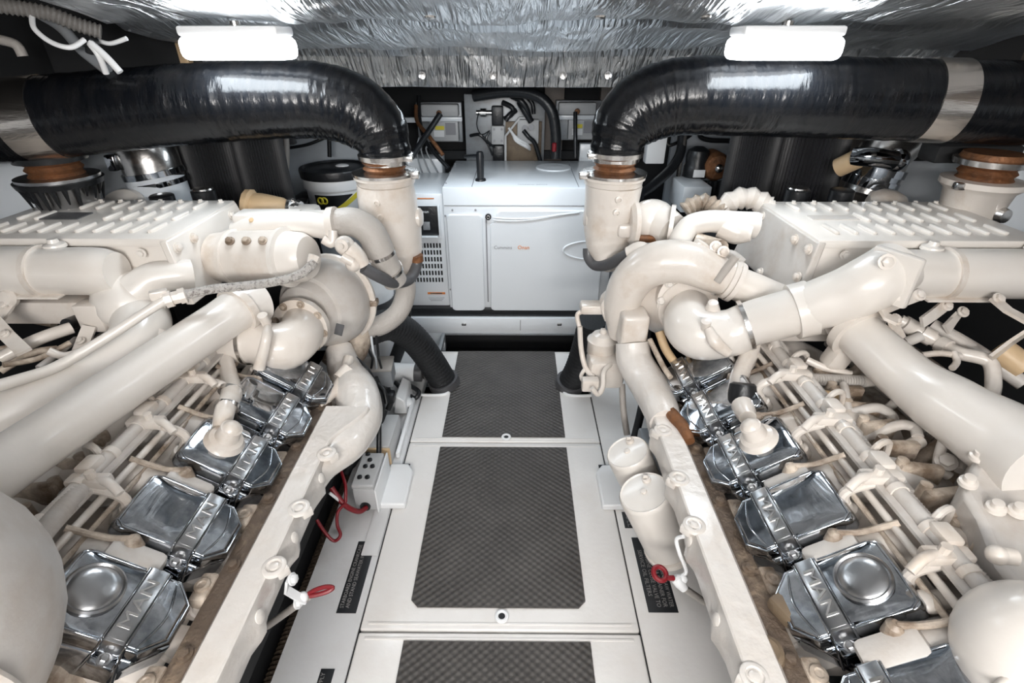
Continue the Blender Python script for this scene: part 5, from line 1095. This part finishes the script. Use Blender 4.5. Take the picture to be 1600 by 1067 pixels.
# oil filter canisters
for (tp, bt, r) in (((980, 705, .30), (1045, 790, .10), 0.056), ((1006, 768, .30), (1062, 852, .09), 0.061)):
    pa = A(tp[0], tp[1], Z=tp[2]); pb = pa + V((0.085, 0.0, -0.19)); d = (pa - pb); L_ = d.length
    b = M(); b.lathe(pb, d, [(0, r * .8), (0.006, r * .92), (0.02, r * .95), (L_ - 0.012, r), (L_ - 0.004, r * 0.985), (L_, r * .93), (L_ - 0.003, r * .88), (L_ - 0.001, r * .5), (L_, 0.002)], 40); f_ = EP(s, 'filter_canister', b, cream_clean, 'cream filter canister')
    b = M(); b.lathe(pb, d, [(-0.012, r * .8), (-0.012, r * 1.0), (0.002, r * 1.0), (.003, r * .9)], 36); EP(s, 'canister_base', b, cream, parent=f_)
    dn = d.normalized(); b = M(); b.lathe(pa, dn, [(0, 0.008), (0.004, 0.007), (0.005, 0.003)], 14); u_, v_ = basis(dn); q = pa + V((0.012, 0.032, 0.006)); b.lathe(q, dn, [(-.002, 0.011), (0.006, 0.010), (0.007, 0.006), (0.002, 0.005)], 14); b.box(q + dn * 0.01, (0.012, 0.007, 0.008), None, 0.002); EP(s, 'bleed_valve', b, cream, parent=f_)
# small strainer with copper-like pipes beside the column
pa = A(938, 560, 1.36); top = A(938, 508, 1.36)
b = M(); b.lathe(pa, (0, 0, 1), [(-0.05, 0.025), (-0.02, 0.040), (0.02, 0.042), (0.024, 0.044), (0.06, 0.044), (0.064, 0.046), (0.07, 0.046), (0.074, 0.040), (0.088, 0.030), (0.093, 0.012), (0.105, 0.008), (0.107, 0.002)], 28); sr = EP(s, 'fuel_strainer', b, cream)
b = M(); b.box(pa + V((0.01, -0.044, 0.0)), (0.035, 0.01, 0.022), None, 0.003); EP(s, 'strainer_tag', b, cream_clean, parent=sr)
for pts, r in (([(905, 510, 1.34), (903, 490, 1.36), (925, 486, 1.36), (950, 484, 1.36), (958, 494, 1.34)], 0.007), ([(906, 510, 1.34), (908, 545, 1.33), (915, 575, 1.3), (928, 590, 1.27)], 0.008), ([(915, 575, 1.3), (908, 588, 1.28), (916, 600, 1.26), (930, 596, 1.25)], 0.006), ([(958, 566, 1.3), (944, 580, 1.26), (942, 605, 1.22), (934, 616, 1.2), (925, 606, 1.2)], 0.0075), ([(950, 462, 1.34), (960, 447, 1.34), (975, 443, 1.32), (988, 450, 1.3)], 0.006), ([(950, 462, 1.34), (942, 480, 1.34), (948, 500, 1.34)], 0.007)):
    ET(s, 'small_pipe', pts, r, cream, n=10)
b = M(); b.box(A(922, 600, 1.24), (0.05, 0.03, 0.04), None, 0.006); b.box(A(930, 480, 1.37), (0.09, 0.05, 0.03), None, 0.008); b.box(A(945, 575, 1.33), (0.11, 0.10, 0.10), None, 0.02); b.ball(A(955, 470, 1.38), 0.035, 16); EP(s, 'strainer_bracket', b, cream)
# dipstick with a red ring
b = M(); b.tube([A(1060, 912, Z=0.26), A(1078, 925, Z=0.22), A(1100, 940, Z=0.16)], 0.0075, 10); dp = EP(s, 'dipstick_tube', b, hose_grey)
b = M(); p = A(1031, 896, Z=0.27); b.torus(p, (0.2, -0.3, 1), 0.0135, 0.0052, 24, 8); b.box(p + V((0.02, -0.010, 0)), (0.016, 0.010, 0.008), None, 0.003); EP(s, 'dipstick_grip', b, red, parent=dp, label='red ring grip')
b = M(); b.tube([A(1068, 838, Z=0.37), A(1057, 843, Z=0.35), A(1062, 865, Z=0.32), A(1072, 893, Z=0.28), A(1058, 903, Z=0.265)], 0.004, 8); b.lathe(A(1060, 908, Z=.26), V((-.5, .4, .5)), [(-.02, .008), (-0.005, 0.012), (0.008, 0.012), (0.012, 0.007)], 12); b.ball(A(1067, 904, Z=.265), 0.010, 12); EP(s, 'dipstick_bracket', b, plastic_w, parent=dp)
b = M(); q = A(1205, 1010, Z=0.40); b.lathe(q + V((0, 0, -.03)), (-0.35, -0.1, 1), [(-.05, .026), (0, 0.028), (0.02, 0.026), (0.024, 0.02), (0.022, .01)], 22); b.box(A(1232, 950, Z=.40), (0.05, 0.05, 0.03), Matrix.Rotation(.4, 3, 'Z'), .01); EP(s, 'sensor_housing', b, worn_tan, label='tan worn housing by the manifold')
b = M(); b.tube([A(1040, 632, Z=.405), A(1052, 650, Z=.41), A(1068, 668, Z=.405), A(1078, 690, Z=.40)], [0.012, 0.016, 0.016, 0.012], 10); EP(s, 'rusty_clamp', b, rust, label='rust stained clamp')

# ------------------------------------------------------------------ exhaust risers and wrapped hoses
def riser(s, pts, rs, label, loc):
    return None
ER = {}
for s, pts, rs, bosses in ((-1, [(602, 287, 1.50), (606, 318, 1.50), (613, 355, 1.50), (620, 388, 1.50), (622, 415, 1.49), (614, 432, 1.47)], [0.081, 0.085, 0.086, 0.078, 0.058, 0.035], ((591, 316), (597, 338))),
                       (1, [(959, 288, 1.50), (955, 320, 1.50), (951, 352, 1.50), (950, 380, 1.49), (955, 402, 1.47), (965, 412, 1.45)], [0.081, 0.078, 0.074, 0.066, 0.050, 0.030], ((965, 311), (962, 331)))):
    ru = ET(s, 'exhaust_riser', pts, rs, cream, n=30)
    b = M(); c = A(pts[0][0], pts[0][1] - 14, 1.50); b.lathe(c, (0, 0, 1), [(-0.028, 0.075), (-0.022, 0.082), (-0.008, 0.084), (-0.006, 0.089), (0.004, 0.089), (0.006, 0.07)], 36); EP(s, 'riser_flange', b, cream, parent=ru)
    b = M(); b.lathe(c, (0, 0, 1), [(0.002, 0.091), (0.010, 0.092), (0.012, 0.075)], 36)
    a1 = PI * 0.2 if s > 0 else PI * .8; b.box(c + V((0.088 * s * -1, -0.03, 0.006)), (0.03, 0.02, 0.02), None, 0.004); EP(s, 'v_band_clamp', b, steel, parent=ru)
    b = M(); b.lathe(c, (0, 0, 1), [(0.008, 0.060), (0.012, 0.052), (0.020, 0.060), (0.028, 0.052), (0.036, 0.060), (0.044, 0.053), (0.05, 0.06)], 30); EP(s, 'bellows', b, rust, parent=ru, label='rusty metal bellows')
    for px, py in bosses:
        b = M(); n_ = V((0.1 * s, -1, 0.05)); p = A(px, py, 1.43); b.lathe(p, n_, [(-.02, 0.020), (0.004, 0.018), (0.006, 0.011), (0.016, 0.010), (0.017, 0.006), (0.012, 0.005)], 18); EP(s, 'riser_boss', b, cream, parent=ru)
    b = M(); b.lathe(A(*( (657, 340, 1.5) if s < 0 else (915, 340, 1.5) )), (-s, 0, 0), [(-.02, 0.03), (0, 0.028), (0.006, 0.02), (0.006, 0.002)], 20); EP(s, 'riser_side_cap', b, cream, parent=ru)
    if s > 0: b = M(); b.box(A(978, 360, 1.43), (0.05, 0.03, 0.04), None, 0.012); b.lathe(A(988, 350, 1.44), (1, 0, 0), [(-.01, .05), (0, .062), (.012, .062), (.014, .05)], 26); EP(s, 'riser_joint', b, cream, parent=ru)
# hoses
def exhaust(s, pts, rs, label, band_at, bandw):
    t = thing('exhaust_hose', label, 'exhaust hose', A(pts[0][0], pts[0][1], pts[0][2]), 'black wrapped exhaust hoses')
    P_ = [A(*p) for p in pts]
    sp, sr = smooth_path(P_, rs, 14)
    rr = [r + 0.0006 * math.sin(i * 1.7) + 0.0006 * math.sin(i * 0.63 + 1) for i, r in enumerate(sr)]
    b = M(); b.tube(sp, rr, 40, smooth=False); obj('wrapped_pipe', b, wrap, t)
    p = A(*band_at); b = M(); b.lathe(p, (1, band_at[3] if len(band_at) > 3 else 0, 0) if False else (P_[-2] - P_[-3]), [(-bandw / 2, bandw and band_r - 0.004), (-bandw / 2, band_r), (bandw / 2, band_r), (bandw / 2, band_r - 0.004)], 48); obj('clamp_band', b, band_m, t, label='shiny stainless band')
    c = P_[0]; b = M(); b.lathe(c, (0, 0, 1), [(-0.014, 0.060), (-0.014, 0.066), (-0.002, 0.068), (0.0, 0.076), (0.012, 0.077), (0.014, 0.07)], 34); b.box(c + V((s * -0.07, -0.04, 0.006)), (0.03, 0.02, 0.016), None, 0.004); obj('hose_clamp', b, steel, t)
    return t
band_r = 0.0995
exhaust(-1, [(603, 247, 1.51), (602, 232, 1.51), (588, 202, 1.52), (555, 174, 1.53), (510, 160, 1.53), (460, 157, 1.52), (380, 159, 1.50), (300, 164, 1.48), (180, 174, 1.45), (60, 186, 1.42), (-150, 206, 1.38)],
        [0.066, 0.070, 0.086, 0.094, 0.096, 0.096, 0.096, 0.097, 0.097, 0.097, 0.097], 'shiny black wrapped exhaust hose turning down to the elbow beside the bucket', (60, 186, 1.42), 0.085)
exhaust(1, [(962, 243, 1.51), (963, 228, 1.51), (974, 198, 1.52), (1000, 172, 1.53), (1040, 156, 1.53), (1085, 151, 1.52), (1170, 152, 1.51), (1280, 154, 1.49), (1400, 157, 1.47), (1520, 160, 1.45), (1760, 168, 1.42)],
        [0.066, 0.070, 0.086, 0.094, 0.096, 0.096, 0.096, 0.097, 0.097, 0.097, 0.097], 'shiny black wrapped exhaust hose turning down to the elbow by the round generator boss', (1462, 158.5, 1.46), 0.078)

# outboard riser ends under the hoses
for s, px, m2 in ((-1, 85, black), (1, 1542, rust)):
    dy = 0 if s < 0 else 6
    c = A(px, 262 + dy, 1.46)
    b = M(); b.lathe(c, (0, 0, 1), [(-0.20, 0.055), (-0.12, 0.07), (-0.05, 0.082), (-0.035, 0.098), (-0.02, 0.099), (-0.018, 0.07)], 32); ru = EP(s, 'outboard_riser', b, chrome_dull if s < 0 else cream)
    b = M(); b.lathe(c, (0, 0, 1), [(-0.02, 0.068), (-0.01, 0.06), (0.0, 0.068), (0.01, 0.06), (0.018, 0.075), (0.03, 0.078), (0.05, 0.07)], 30); EP(s, 'bellows', b, rust, parent=ru, label='rusty metal bellows')
    b = M(); b.lathe(c, (0, 0, 1), [(0.02, 0.085), (0.035, 0.088), (0.038, 0.07)], 30)
    if s < 0:
        b.lathe(c, (0, 0, 1), [(-0.045, 0.1), (-0.03, 0.105), (-0.026, 0.09)], 30)
        for k in range(22):
            t_ = 2 * PI * k / 22; q = c + V((0.094 * math.cos(t_), 0.094 * math.sin(t_), -0.04)); L_ = 0.03 + 0.04 * random.random(); b.tube([q, q + V((-0.012 * math.cos(t_), -0.012 * math.sin(t_), -L_))], [0.008, 0.002], 6, smooth=False)
    else: b.box(c + V((-0.09, -0.04, -0.03)), (0.03, 0.02, 0.02), None, .004); b.lathe(c + V((0.03, -0.08, -.1)), (0.2, -1, 0), [(-.01, 0.022), (.006, .018), (.008, .008)], 16)
    EP(s, 'riser_clamp', b, black if s < 0 else steel, parent=ru)
# hull-side white tanks
for x, y, Y, r, lab in ((30, 300, 1.9, 0.30, 'pale round tank at the hull behind the tar-dripping riser'), (1560, 290, 1.85, 0.26, 'pale round tank at the hull behind the clean cream riser')):
    p = A(x, y, Y); p.x = max(-1.62, min(1.62, p.x)); b = M(); b.lathe((p.x, Y, 0.60), (0, 0, 1), [(0, r * .9), (0.03, r), (0.16, r), (0.26, r * .93), (0.33, r * .7), (0.35, 0.01)], 40); tag(obj('hull_tank', b, hull_w), lab, 'tank', 'tanks along the hull')
b = M(); b.box((-1.50, 2.25, 0.7), (0.30, 0.03, 0.75), Matrix.Rotation(0.1, 3, 'Z'), 0.005); struct('trim_10', b, taupe)
b = M(); b.box((1.42, 2.2, 0.75), (0.42, 0.03, 0.6), Matrix.Rotation(-0.1, 3, 'Z'), 0.005); struct('trim_11', b, taupe)

# ------------------------------------------------------------------ pleated air filters
def air_filter(px, halfw, Y, zlo, zhi, label):
    c = A(px, 260, Y); r = RR(px, 260, Y, halfw); n = 56
    t = thing('air_filter', label, 'air filter', (c.x, Y, zlo), 'black pleated air filters')
    b = M(); rings = []
    for z_ in (zlo + 0.02, zhi - 0.02):
        rings.append([V((c.x + (r * (1 if j % 2 else 0.93)) * math.cos(2 * PI * j / (2 * n)), Y + (r * (1 if j % 2 else 0.93)) * math.sin(2 * PI * j / (2 * n)), z_)) for j in range(2 * n)])
    b.ring_loft(rings); obj('pleats', b, pleat_m, t, sharp=10)
    b = M(); b.lathe((c.x, Y, zlo), (0, 0, 1), [(0, r * .9), (0.004, r * 1.02), (0.02, r * 1.02), (0.022, r * .9)], 40); b.lathe((c.x, Y, zhi - .022), (0, 0, 1), [(0, r * .9), (0.004, r * 1.02), (0.02, r * 1.02), (0.022, r * .9)], 40); obj('end_ring', b, black, t)
zl_, zh_ = 0.62, 1.05
air_filter(332, 39, 1.90, zl_, zh_, 'black pleated air filter cylinder beside the chrome ducting above the braided hose engine')
air_filter(411, 36, 1.90, zl_, zh_, 'black pleated air filter cylinder beside the bulkhead and bucket')
air_filter(1172, 37, 1.90, zl_, zh_, 'black pleated air filter cylinder beside the white sump box')
air_filter(1262, 49, 1.90, zl_, zh_, 'black pleated air filter cylinder beside the chrome ducting above the filter canister engine')
b = M(); b.boxc(A(300, 260, 1.9).x, A(440, 260, 1.9).x, 1.86, 2.0, 0.30, 0.618); struct('trim_12', b, dark)
b = M(); b.boxc(A(1140, 260, 1.9).x, A(1315, 260, 1.9).x, 1.86, 2.0, 0.30, 0.618); struct('trim_13', b, dark)
# chrome ducts
t = thing('chrome_duct', 'shiny chrome duct with hose clamps beside the pleated filter, near the tar-dripping riser', 'duct', A(240, 320, 1.75), 'chrome intake ducts')
b = M(); b.tube([A(215, 215, 1.78), A(232, 245, 1.76), A(242, 275, 1.75)], [0.09, 0.088, 0.086], 30); obj('upper_duct', b, steel, t)
b = M(); p = A(240, 268, 1.75); b.lathe(p, (-.12, 0, 1), [(-0.012, .088), (-0.012, .093), (0.006, .093), (0.006, .088)], 34); b.lathe(p + V((0.004, 0, -.03)), (-.12, 0, 1), [(-0.012, .088), (-0.012, .093), (0.004, .093), (0.004, .088)], 34); b.box(p + V((-.08, -.06, .04)), (.03, .03, .05), None, .006); obj('hose_clamp', b, chrome, t)
b = M(); b.tube([A(243, 275, 1.75), A(250, 300, 1.74), A(262, 335, 1.72)], [0.086, 0.09, 0.10], 30); obj('lower_duct', b, hull_w, t)
t = thing('chrome_duct', 'shiny chrome duct with crossing clamps beside the pleated filter, near the clean cream riser', 'duct', A(1370, 320, 1.75), 'chrome intake ducts')
b = M(); b.tube([A(1395, 222, 1.78), A(1378, 245, 1.76), A(1366, 275, 1.75), A(1352, 305, 1.74)], [0.088, 0.08, 0.078, 0.072], 30); obj('upper_duct', b, steel, t)
b = M(); b.tube([A(1335, 245, 1.66), A(1360, 245, 1.63), A(1395, 250, 1.64)], 0.028, 18); b.lathe(A(1366, 272, 1.75), (.2, 0, 1), [(-0.04, .079), (-0.04, .085), (-.01, .085), (-.01, .08), (0.006, .08), (.006, .086), (.03, .086), (0.03, .08)], 34); b.ball(A(1402, 250, 1.66), 0.035, 14); obj('hose_clamp', b, chrome, t)
b = M(); b.tube([A(1310, 262, 1.70), A(1325, 255, 1.68), A(1340, 248, 1.66)], 0.03, 16); obj('copper_stub', b, tan, t)
b = M(); b.box(A(1425, 235, 1.8), (0.25, 0.06, 0.06), None, 0.01); b.box(A(1515, 238, 1.6), (0.25, 0.08, 0.05), None, 0.01); struct('trim_14', b, dark)

# ------------------------------------------------------------------ black bilge hoses by the hatch openings
def bhose(pts, r, label, rib=(0.016, 0.0009)):
    t = thing('bilge_hose', label, 'hose', A(*pts[-1]))
    b = M(); b.tube([A(*p) for p in pts], r, 20, 7, rib); obj('corrugated_hose', b, black_matte, t)
    p = A(*pts[-1]); q = A(*pts[-2]); b = M(); d = (p - q).normalized(); b.lathe(p - d * 0.07, d, [(0, r * 1.02), (0, r * 1.16), (0.03, r * 1.18), (0.032, r * 1.02), (0.045, r * 1.02), (0.045, r * 1.14), (0.06, r * 1.14), (.06, r)], 26); obj('hose_clamp', b, hose_dark, t)
    return t
bhose([(540, 535, 1.42), (575, 516, 1.50), (612, 508, 1.58), (645, 528, 1.65), (672, 562, 1.69), (694, 598, 1.705), (700, 612, 1.71)], 0.054, 'thick black corrugated hose arching into the hatch opening beside the turbocharger')
bhose([(925, 500, 1.62), (915, 540, 1.66), (903, 575, 1.68), (890, 600, 1.70), (886, 612, 1.71)], 0.050, 'thick black corrugated hose in the hatch opening behind the small strainer')
hose('black_hose', [(634, 460, 1.75), (632, 490, 1.78), (628, 530, 1.8), (612, 575, 1.8), (600, 610, 1.75)], 0.026, black_matte, 'thinner black hose hanging behind the arching corrugated hose')
hose('black_hose', [(624, 480, 1.85), (622, 510, 1.86), (634, 545, 1.86)], 0.016, black_matte, 'short black hose squeezed between the generator and the arching hose')
b = M(); p = A(887, 603, Z=-0.03); b.cyl(p, p + V((0, 0, 0.001)), 0.001); b.boxc(-0.369, -0.26, 1.63, 1.80, -0.2, -0.19); b.boxc(0.19, 0.299, 1.63, 1.80, -0.2, -0.19); struct('floor_drain', b, dark)

# ------------------------------------------------------------------ gear on the side deck
t = thing('grey_junction_box', 'light grey electrical box with black screw caps and red cable on the deck', 'junction box', (-0.433, 1.12, 0.006))
b = M(); b.boxc(-0.468, -0.398, 1.05, 1.19, 0.007, 0.092, 0.006); obj('base', b, box_grey, t)
b = M(); b.boxc(-0.470, -0.404, 1.052, 1.19, 0.090, 0.106, 0.005, 3); obj('lid', b, box_grey, t)
for (px, py) in ((578, 719), (571, 729), (582, 729), (562, 746), (574, 746), (575, 710)):
    p = A(px, py, Z=0.106); b = M(); b.lathe(p, (0, 0, 1), [(-0.001, 0.0075), (0.004, 0.007), (0.006, 0.003)], 12); obj('screw_cap', b, black, t)
p = A(571, 791, 1.049); b = M(); b.lathe(p, (0, -1, 0), [(-.004, 0.016), (0.004, 0.015), (0.004, 0.010), (.001, .009)], 20); obj('cable_gland', b, black, t)
b = M(); b.boxc(-0.402, -0.396, 1.04, 1.20, 0.008, 0.098, 0.003); obj('side_cover', b, plastic_w, t)
hose('red_cable', [(572, 793, 1.045), (562, 799, 1.02), (548, 795, 1.0), (535, 785, 1.0), (518, 762, 1.02)], 0.0075, red, 'thick dark red cable plugged into the grey junction box', 'cable')
hose('red_cable', [(538, 788, 0.99), (528, 800, .97), (527, 820, .95), (532, 836, .93), (522, 845, .92), (508, 832, .93), (495, 812, .95)], 0.0045, red, 'thin red cable looping down over the deck edge', 'cable')
hose('red_cable', [(540, 785, 1.0), (540, 760, 1.03), (536, 745, 1.06), (531, 730, 1.1)], 0.0045, red, 'thin red cable going up towards the manifold', 'cable')
b = M(); b.tube([A(515, 770, 1.0), A(530, 782, 1.0)], 0.004, 8); tag(obj('white_wire', b, plastic_w), 'short white wire end beside the red cables', 'wire')
t = thing('transformer_box', 'beige grey housing with a brown edge behind the grey junction box', 'box', (-0.43, 1.32, 0.01))
b = M(); b.boxc(-0.475, -0.40, 1.235, 1.40, 0.007, 0.09, 0.006); obj('housing', b, box_grey, t)
b = M(); b.boxc(-0.478, -0.398, 1.225, 1.235, 0.01, 0.085, 0.003); obj('edge_strip', b, tan, t)
t = thing('white_ballast_box', 'white sloping box on the deck below the brown control box', 'box', (-0.44, 1.5, 0.01))
b = M(); b.prism([V((-0.45, 1.50, 0.01)), V((-0.40, 1.50, 0.01)), V((-0.405, 1.50, 0.07)), V((-0.435, 1.50, 0.09))], (0, 0.13, 0)); obj('housing', b, plastic_w, t, bevel=0.005)
b = M(); b.boxc(-0.395, -0.382, 1.27, 1.60, 0.007, 0.03, 0.004); obj('cable_duct', b, plastic_w, t)
t = thing('brown_control_box', 'greyish brown square box with black wires under the turbocharger', 'box', A(590, 585, 1.5))
b = M(); p = A(588, 583, 1.50); b.box(p, (0.12, 0.09, 0.07), Matrix.Rotation(R(6), 3, 'Z'), 0.006); obj('housing', b, grey_metal, t)
b = M(); b.box(p + V((0.0, 0, 0.037)), (0.124, 0.094, 0.008), Matrix.Rotation(R(6), 3, 'Z'), 0.003); obj('lid', b, hose_grey, t)
for pts, lab in (([(555, 560, 1.3), (575, 580, 1.28), (588, 610, 1.27), (592, 650, 1.26), (592, 712, 1.2)], 'black cable running down to the grey junction box, the longest one'),
                 ([(570, 600, 1.35), (583, 620, 1.33), (590, 640, 1.3), (586, 655, 1.28)], 'black cable bunched under the brown control box'),
                 ([(590, 600, 1.38), (600, 612, 1.36), (604, 630, 1.34)], 'short black cable bent beside the white ballast box')):
    hose('black_cable', pts, 0.008, black, lab, 'cable')
t = thing('bilge_blower', 'white and dark cylinder motor lying beside the hatch opening', 'motor', A(640, 590, 1.72))
b = M(); pa, pb = A(612, 580, 1.72), A(648, 582, 1.72); b.lathe(pa, pb - pa, [(0, 0.03), (0.005, 0.036), ((pb - pa).length, 0.036)], 24); obj('white_motor', b, plastic_w, t)
b = M(); b.lathe(pb, pb - pa, [(0, 0.036), (0.03, 0.036), (0.034, 0.02)], 24); obj('end_cap', b, hose_dark, t)
b = M(); b.ball(pb + V((0.07, 0, 0)), 0.045, 18, (1, 1, .8)); b.tube([pb + V((0.03, 0, 0)), pb + V((.1, -.02, -.03))], .02, 12, smooth=False); obj('fan_housing', b, steel, t)
hose('black_cable', [(618, 598, 1.68), (632, 612, 1.62), (648, 622, 1.58), (654, 612, 1.6), (640, 602, 1.64), (628, 596, 1.68)], 0.009, black, 'coiled black cable lying beside the white cylinder motor', 'cable')
b = M(); b.ball(A(628, 628, Z=0.03), 0.035, 14, (1.2, 1, .6)); tag(obj('white_cover', b, plastic_w), 'small round white cover on the deck beside the coiled cable', 'cover')
for k in range(3): hose('grey_wire', [(572 + 8 * k, 525, 1.42), (575 + 8 * k, 545 + 3 * k, 1.42), (582 + 5 * k, 560, 1.44), (580 + 8 * k, 575, 1.46)], 0.004, hull_w if k % 2 else black, ['thin wire hanging closest to the turbocharger above the brown box', 'middle thin wire hanging above the brown control box', 'thin wire hanging closest to the black hose above the brown box'][k], 'wire')
b = M(); b.boxc(0.40, 0.455, 1.15, 1.30, 0.0, 0.12, 0.008); t = tag(obj('grey_block_box', b, grey_metal), 'grey block behind the strainer beside the hatch seam', 'box')
hose('grey_hose', [(972, 600, 1.30), (974, 640, 1.25), (980, 680, 1.2)], 0.010, hose_grey, 'grey hose dropping behind the filter canisters')
hose('black_hose', [(1010, 600, 1.45), (1000, 650, 1.4), (990, 690, 1.35)], 0.014, black_matte, 'black hose in the gap behind the filter canisters')
# something dark and ribbed in the bilge
b = M(); b.tube([(-0.565, 0.3, -0.12), (-0.565, 0.8, -0.12), (-0.565, 1.3, -0.12)], 0.03, 14, 6, (0.012, 0.003)); tag(obj('bilge_duct', b, strip_m), 'brown ribbed duct down in the dark bilge gap', 'duct')
b = M(); b.boxc(-0.75, -0.70, 0.1, 1.3, -0.3, 0.05); b.boxc(0.62, 0.66, 0.1, 1.3, -0.3, 0.05); struct('floor_bearer', b, dark)

# ------------------------------------------------------------------ conduits at the upper hull corner
hose('corrugated_conduit', [(-40, 0, 1.30), (0, 8, 1.32), (40, 14, 1.34), (80, 22, 1.36), (120, 38, 1.38), (158, 50, 1.40)], 0.0155, conduit_m, 'ribbed grey conduit under the deckhead in the dark hull corner', 'conduit', rib=(0.009, 0.002))
hose('fabric_sleeve', [(60, 20, 1.45), (95, 42, 1.44), (125, 75, 1.43), (150, 96, 1.42), (168, 110, 1.41)], 0.013, grey_metal, 'brownish sleeve strap crossing under the ribbed conduit', 'sleeve')
for pts, r, lab in (([(50, 25, 1.34), (54, 45, 1.32), (80, 66, 1.32), (110, 74, 1.33), (132, 62, 1.36)], 0.0055, 'white wire sagging in a loop under the ribbed conduit'),
                    ([(140, 68, 1.38), (155, 88, 1.38), (166, 115, 1.39)], 0.007, 'white wire end hanging straight beside the loop'),
                    ([(140, 66, 1.38), (165, 88, 1.38), (188, 113, 1.38)], 0.008, 'white wire end slanting towards the wrapped hose'),
                    ([(150, 62, 1.42), (172, 68, 1.42), (198, 60, 1.42)], 0.005, 'thin white wire curving beneath the foil edge'),
                    ([(0, 62, 1.5), (25, 70, 1.5), (36, 88, 1.5)], 0.012, 'dull brown wire bundle end in the dark hull corner')):
    hose('white_wire' if 'white' in lab else 'brown_wire', pts, r, plastic_w if 'white' in lab else hose_grey, lab, 'wire')
b = M(); b.box(A(140, 58, 1.40), (0.016, 0.016, 0.075), Matrix.Rotation(R(20), 3, 'Y'), 0.004); b.box(A(140, 66, 1.39), (0.03, .03, .02), None, .005); tag(obj('cable_tie', b, black), 'black cable tie bundling the ribbed conduit and wires', 'cable tie')

for pts, r, lab in (([(585, 590, 1.42), (596, 620, 1.40), (594, 655, 1.36), (580, 690, 1.30)], 0.012, 'thick black cable in the dark gap beside the manifold elbow'),
                    ([(600, 640, 1.38), (588, 668, 1.34), (566, 700, 1.28), (540, 740, 1.22)], 0.014, 'thick black cable running down under the side manifold'),
                    ([(602, 602, 1.5), (612, 622, 1.46), (606, 640, 1.44)], 0.010, 'short black cable beneath the coiled cable')):
    hose('black_cable', pts, r, black_matte, lab, 'cable')
b = M(); b.ball(A(598, 608, 1.47), 0.028, 14); b.box(A(606, 620, 1.45), (0.05, 0.04, 0.04), None, 0.008); tag(obj('black_solenoid', b, black), 'small black solenoid beside the brown control box', 'solenoid')
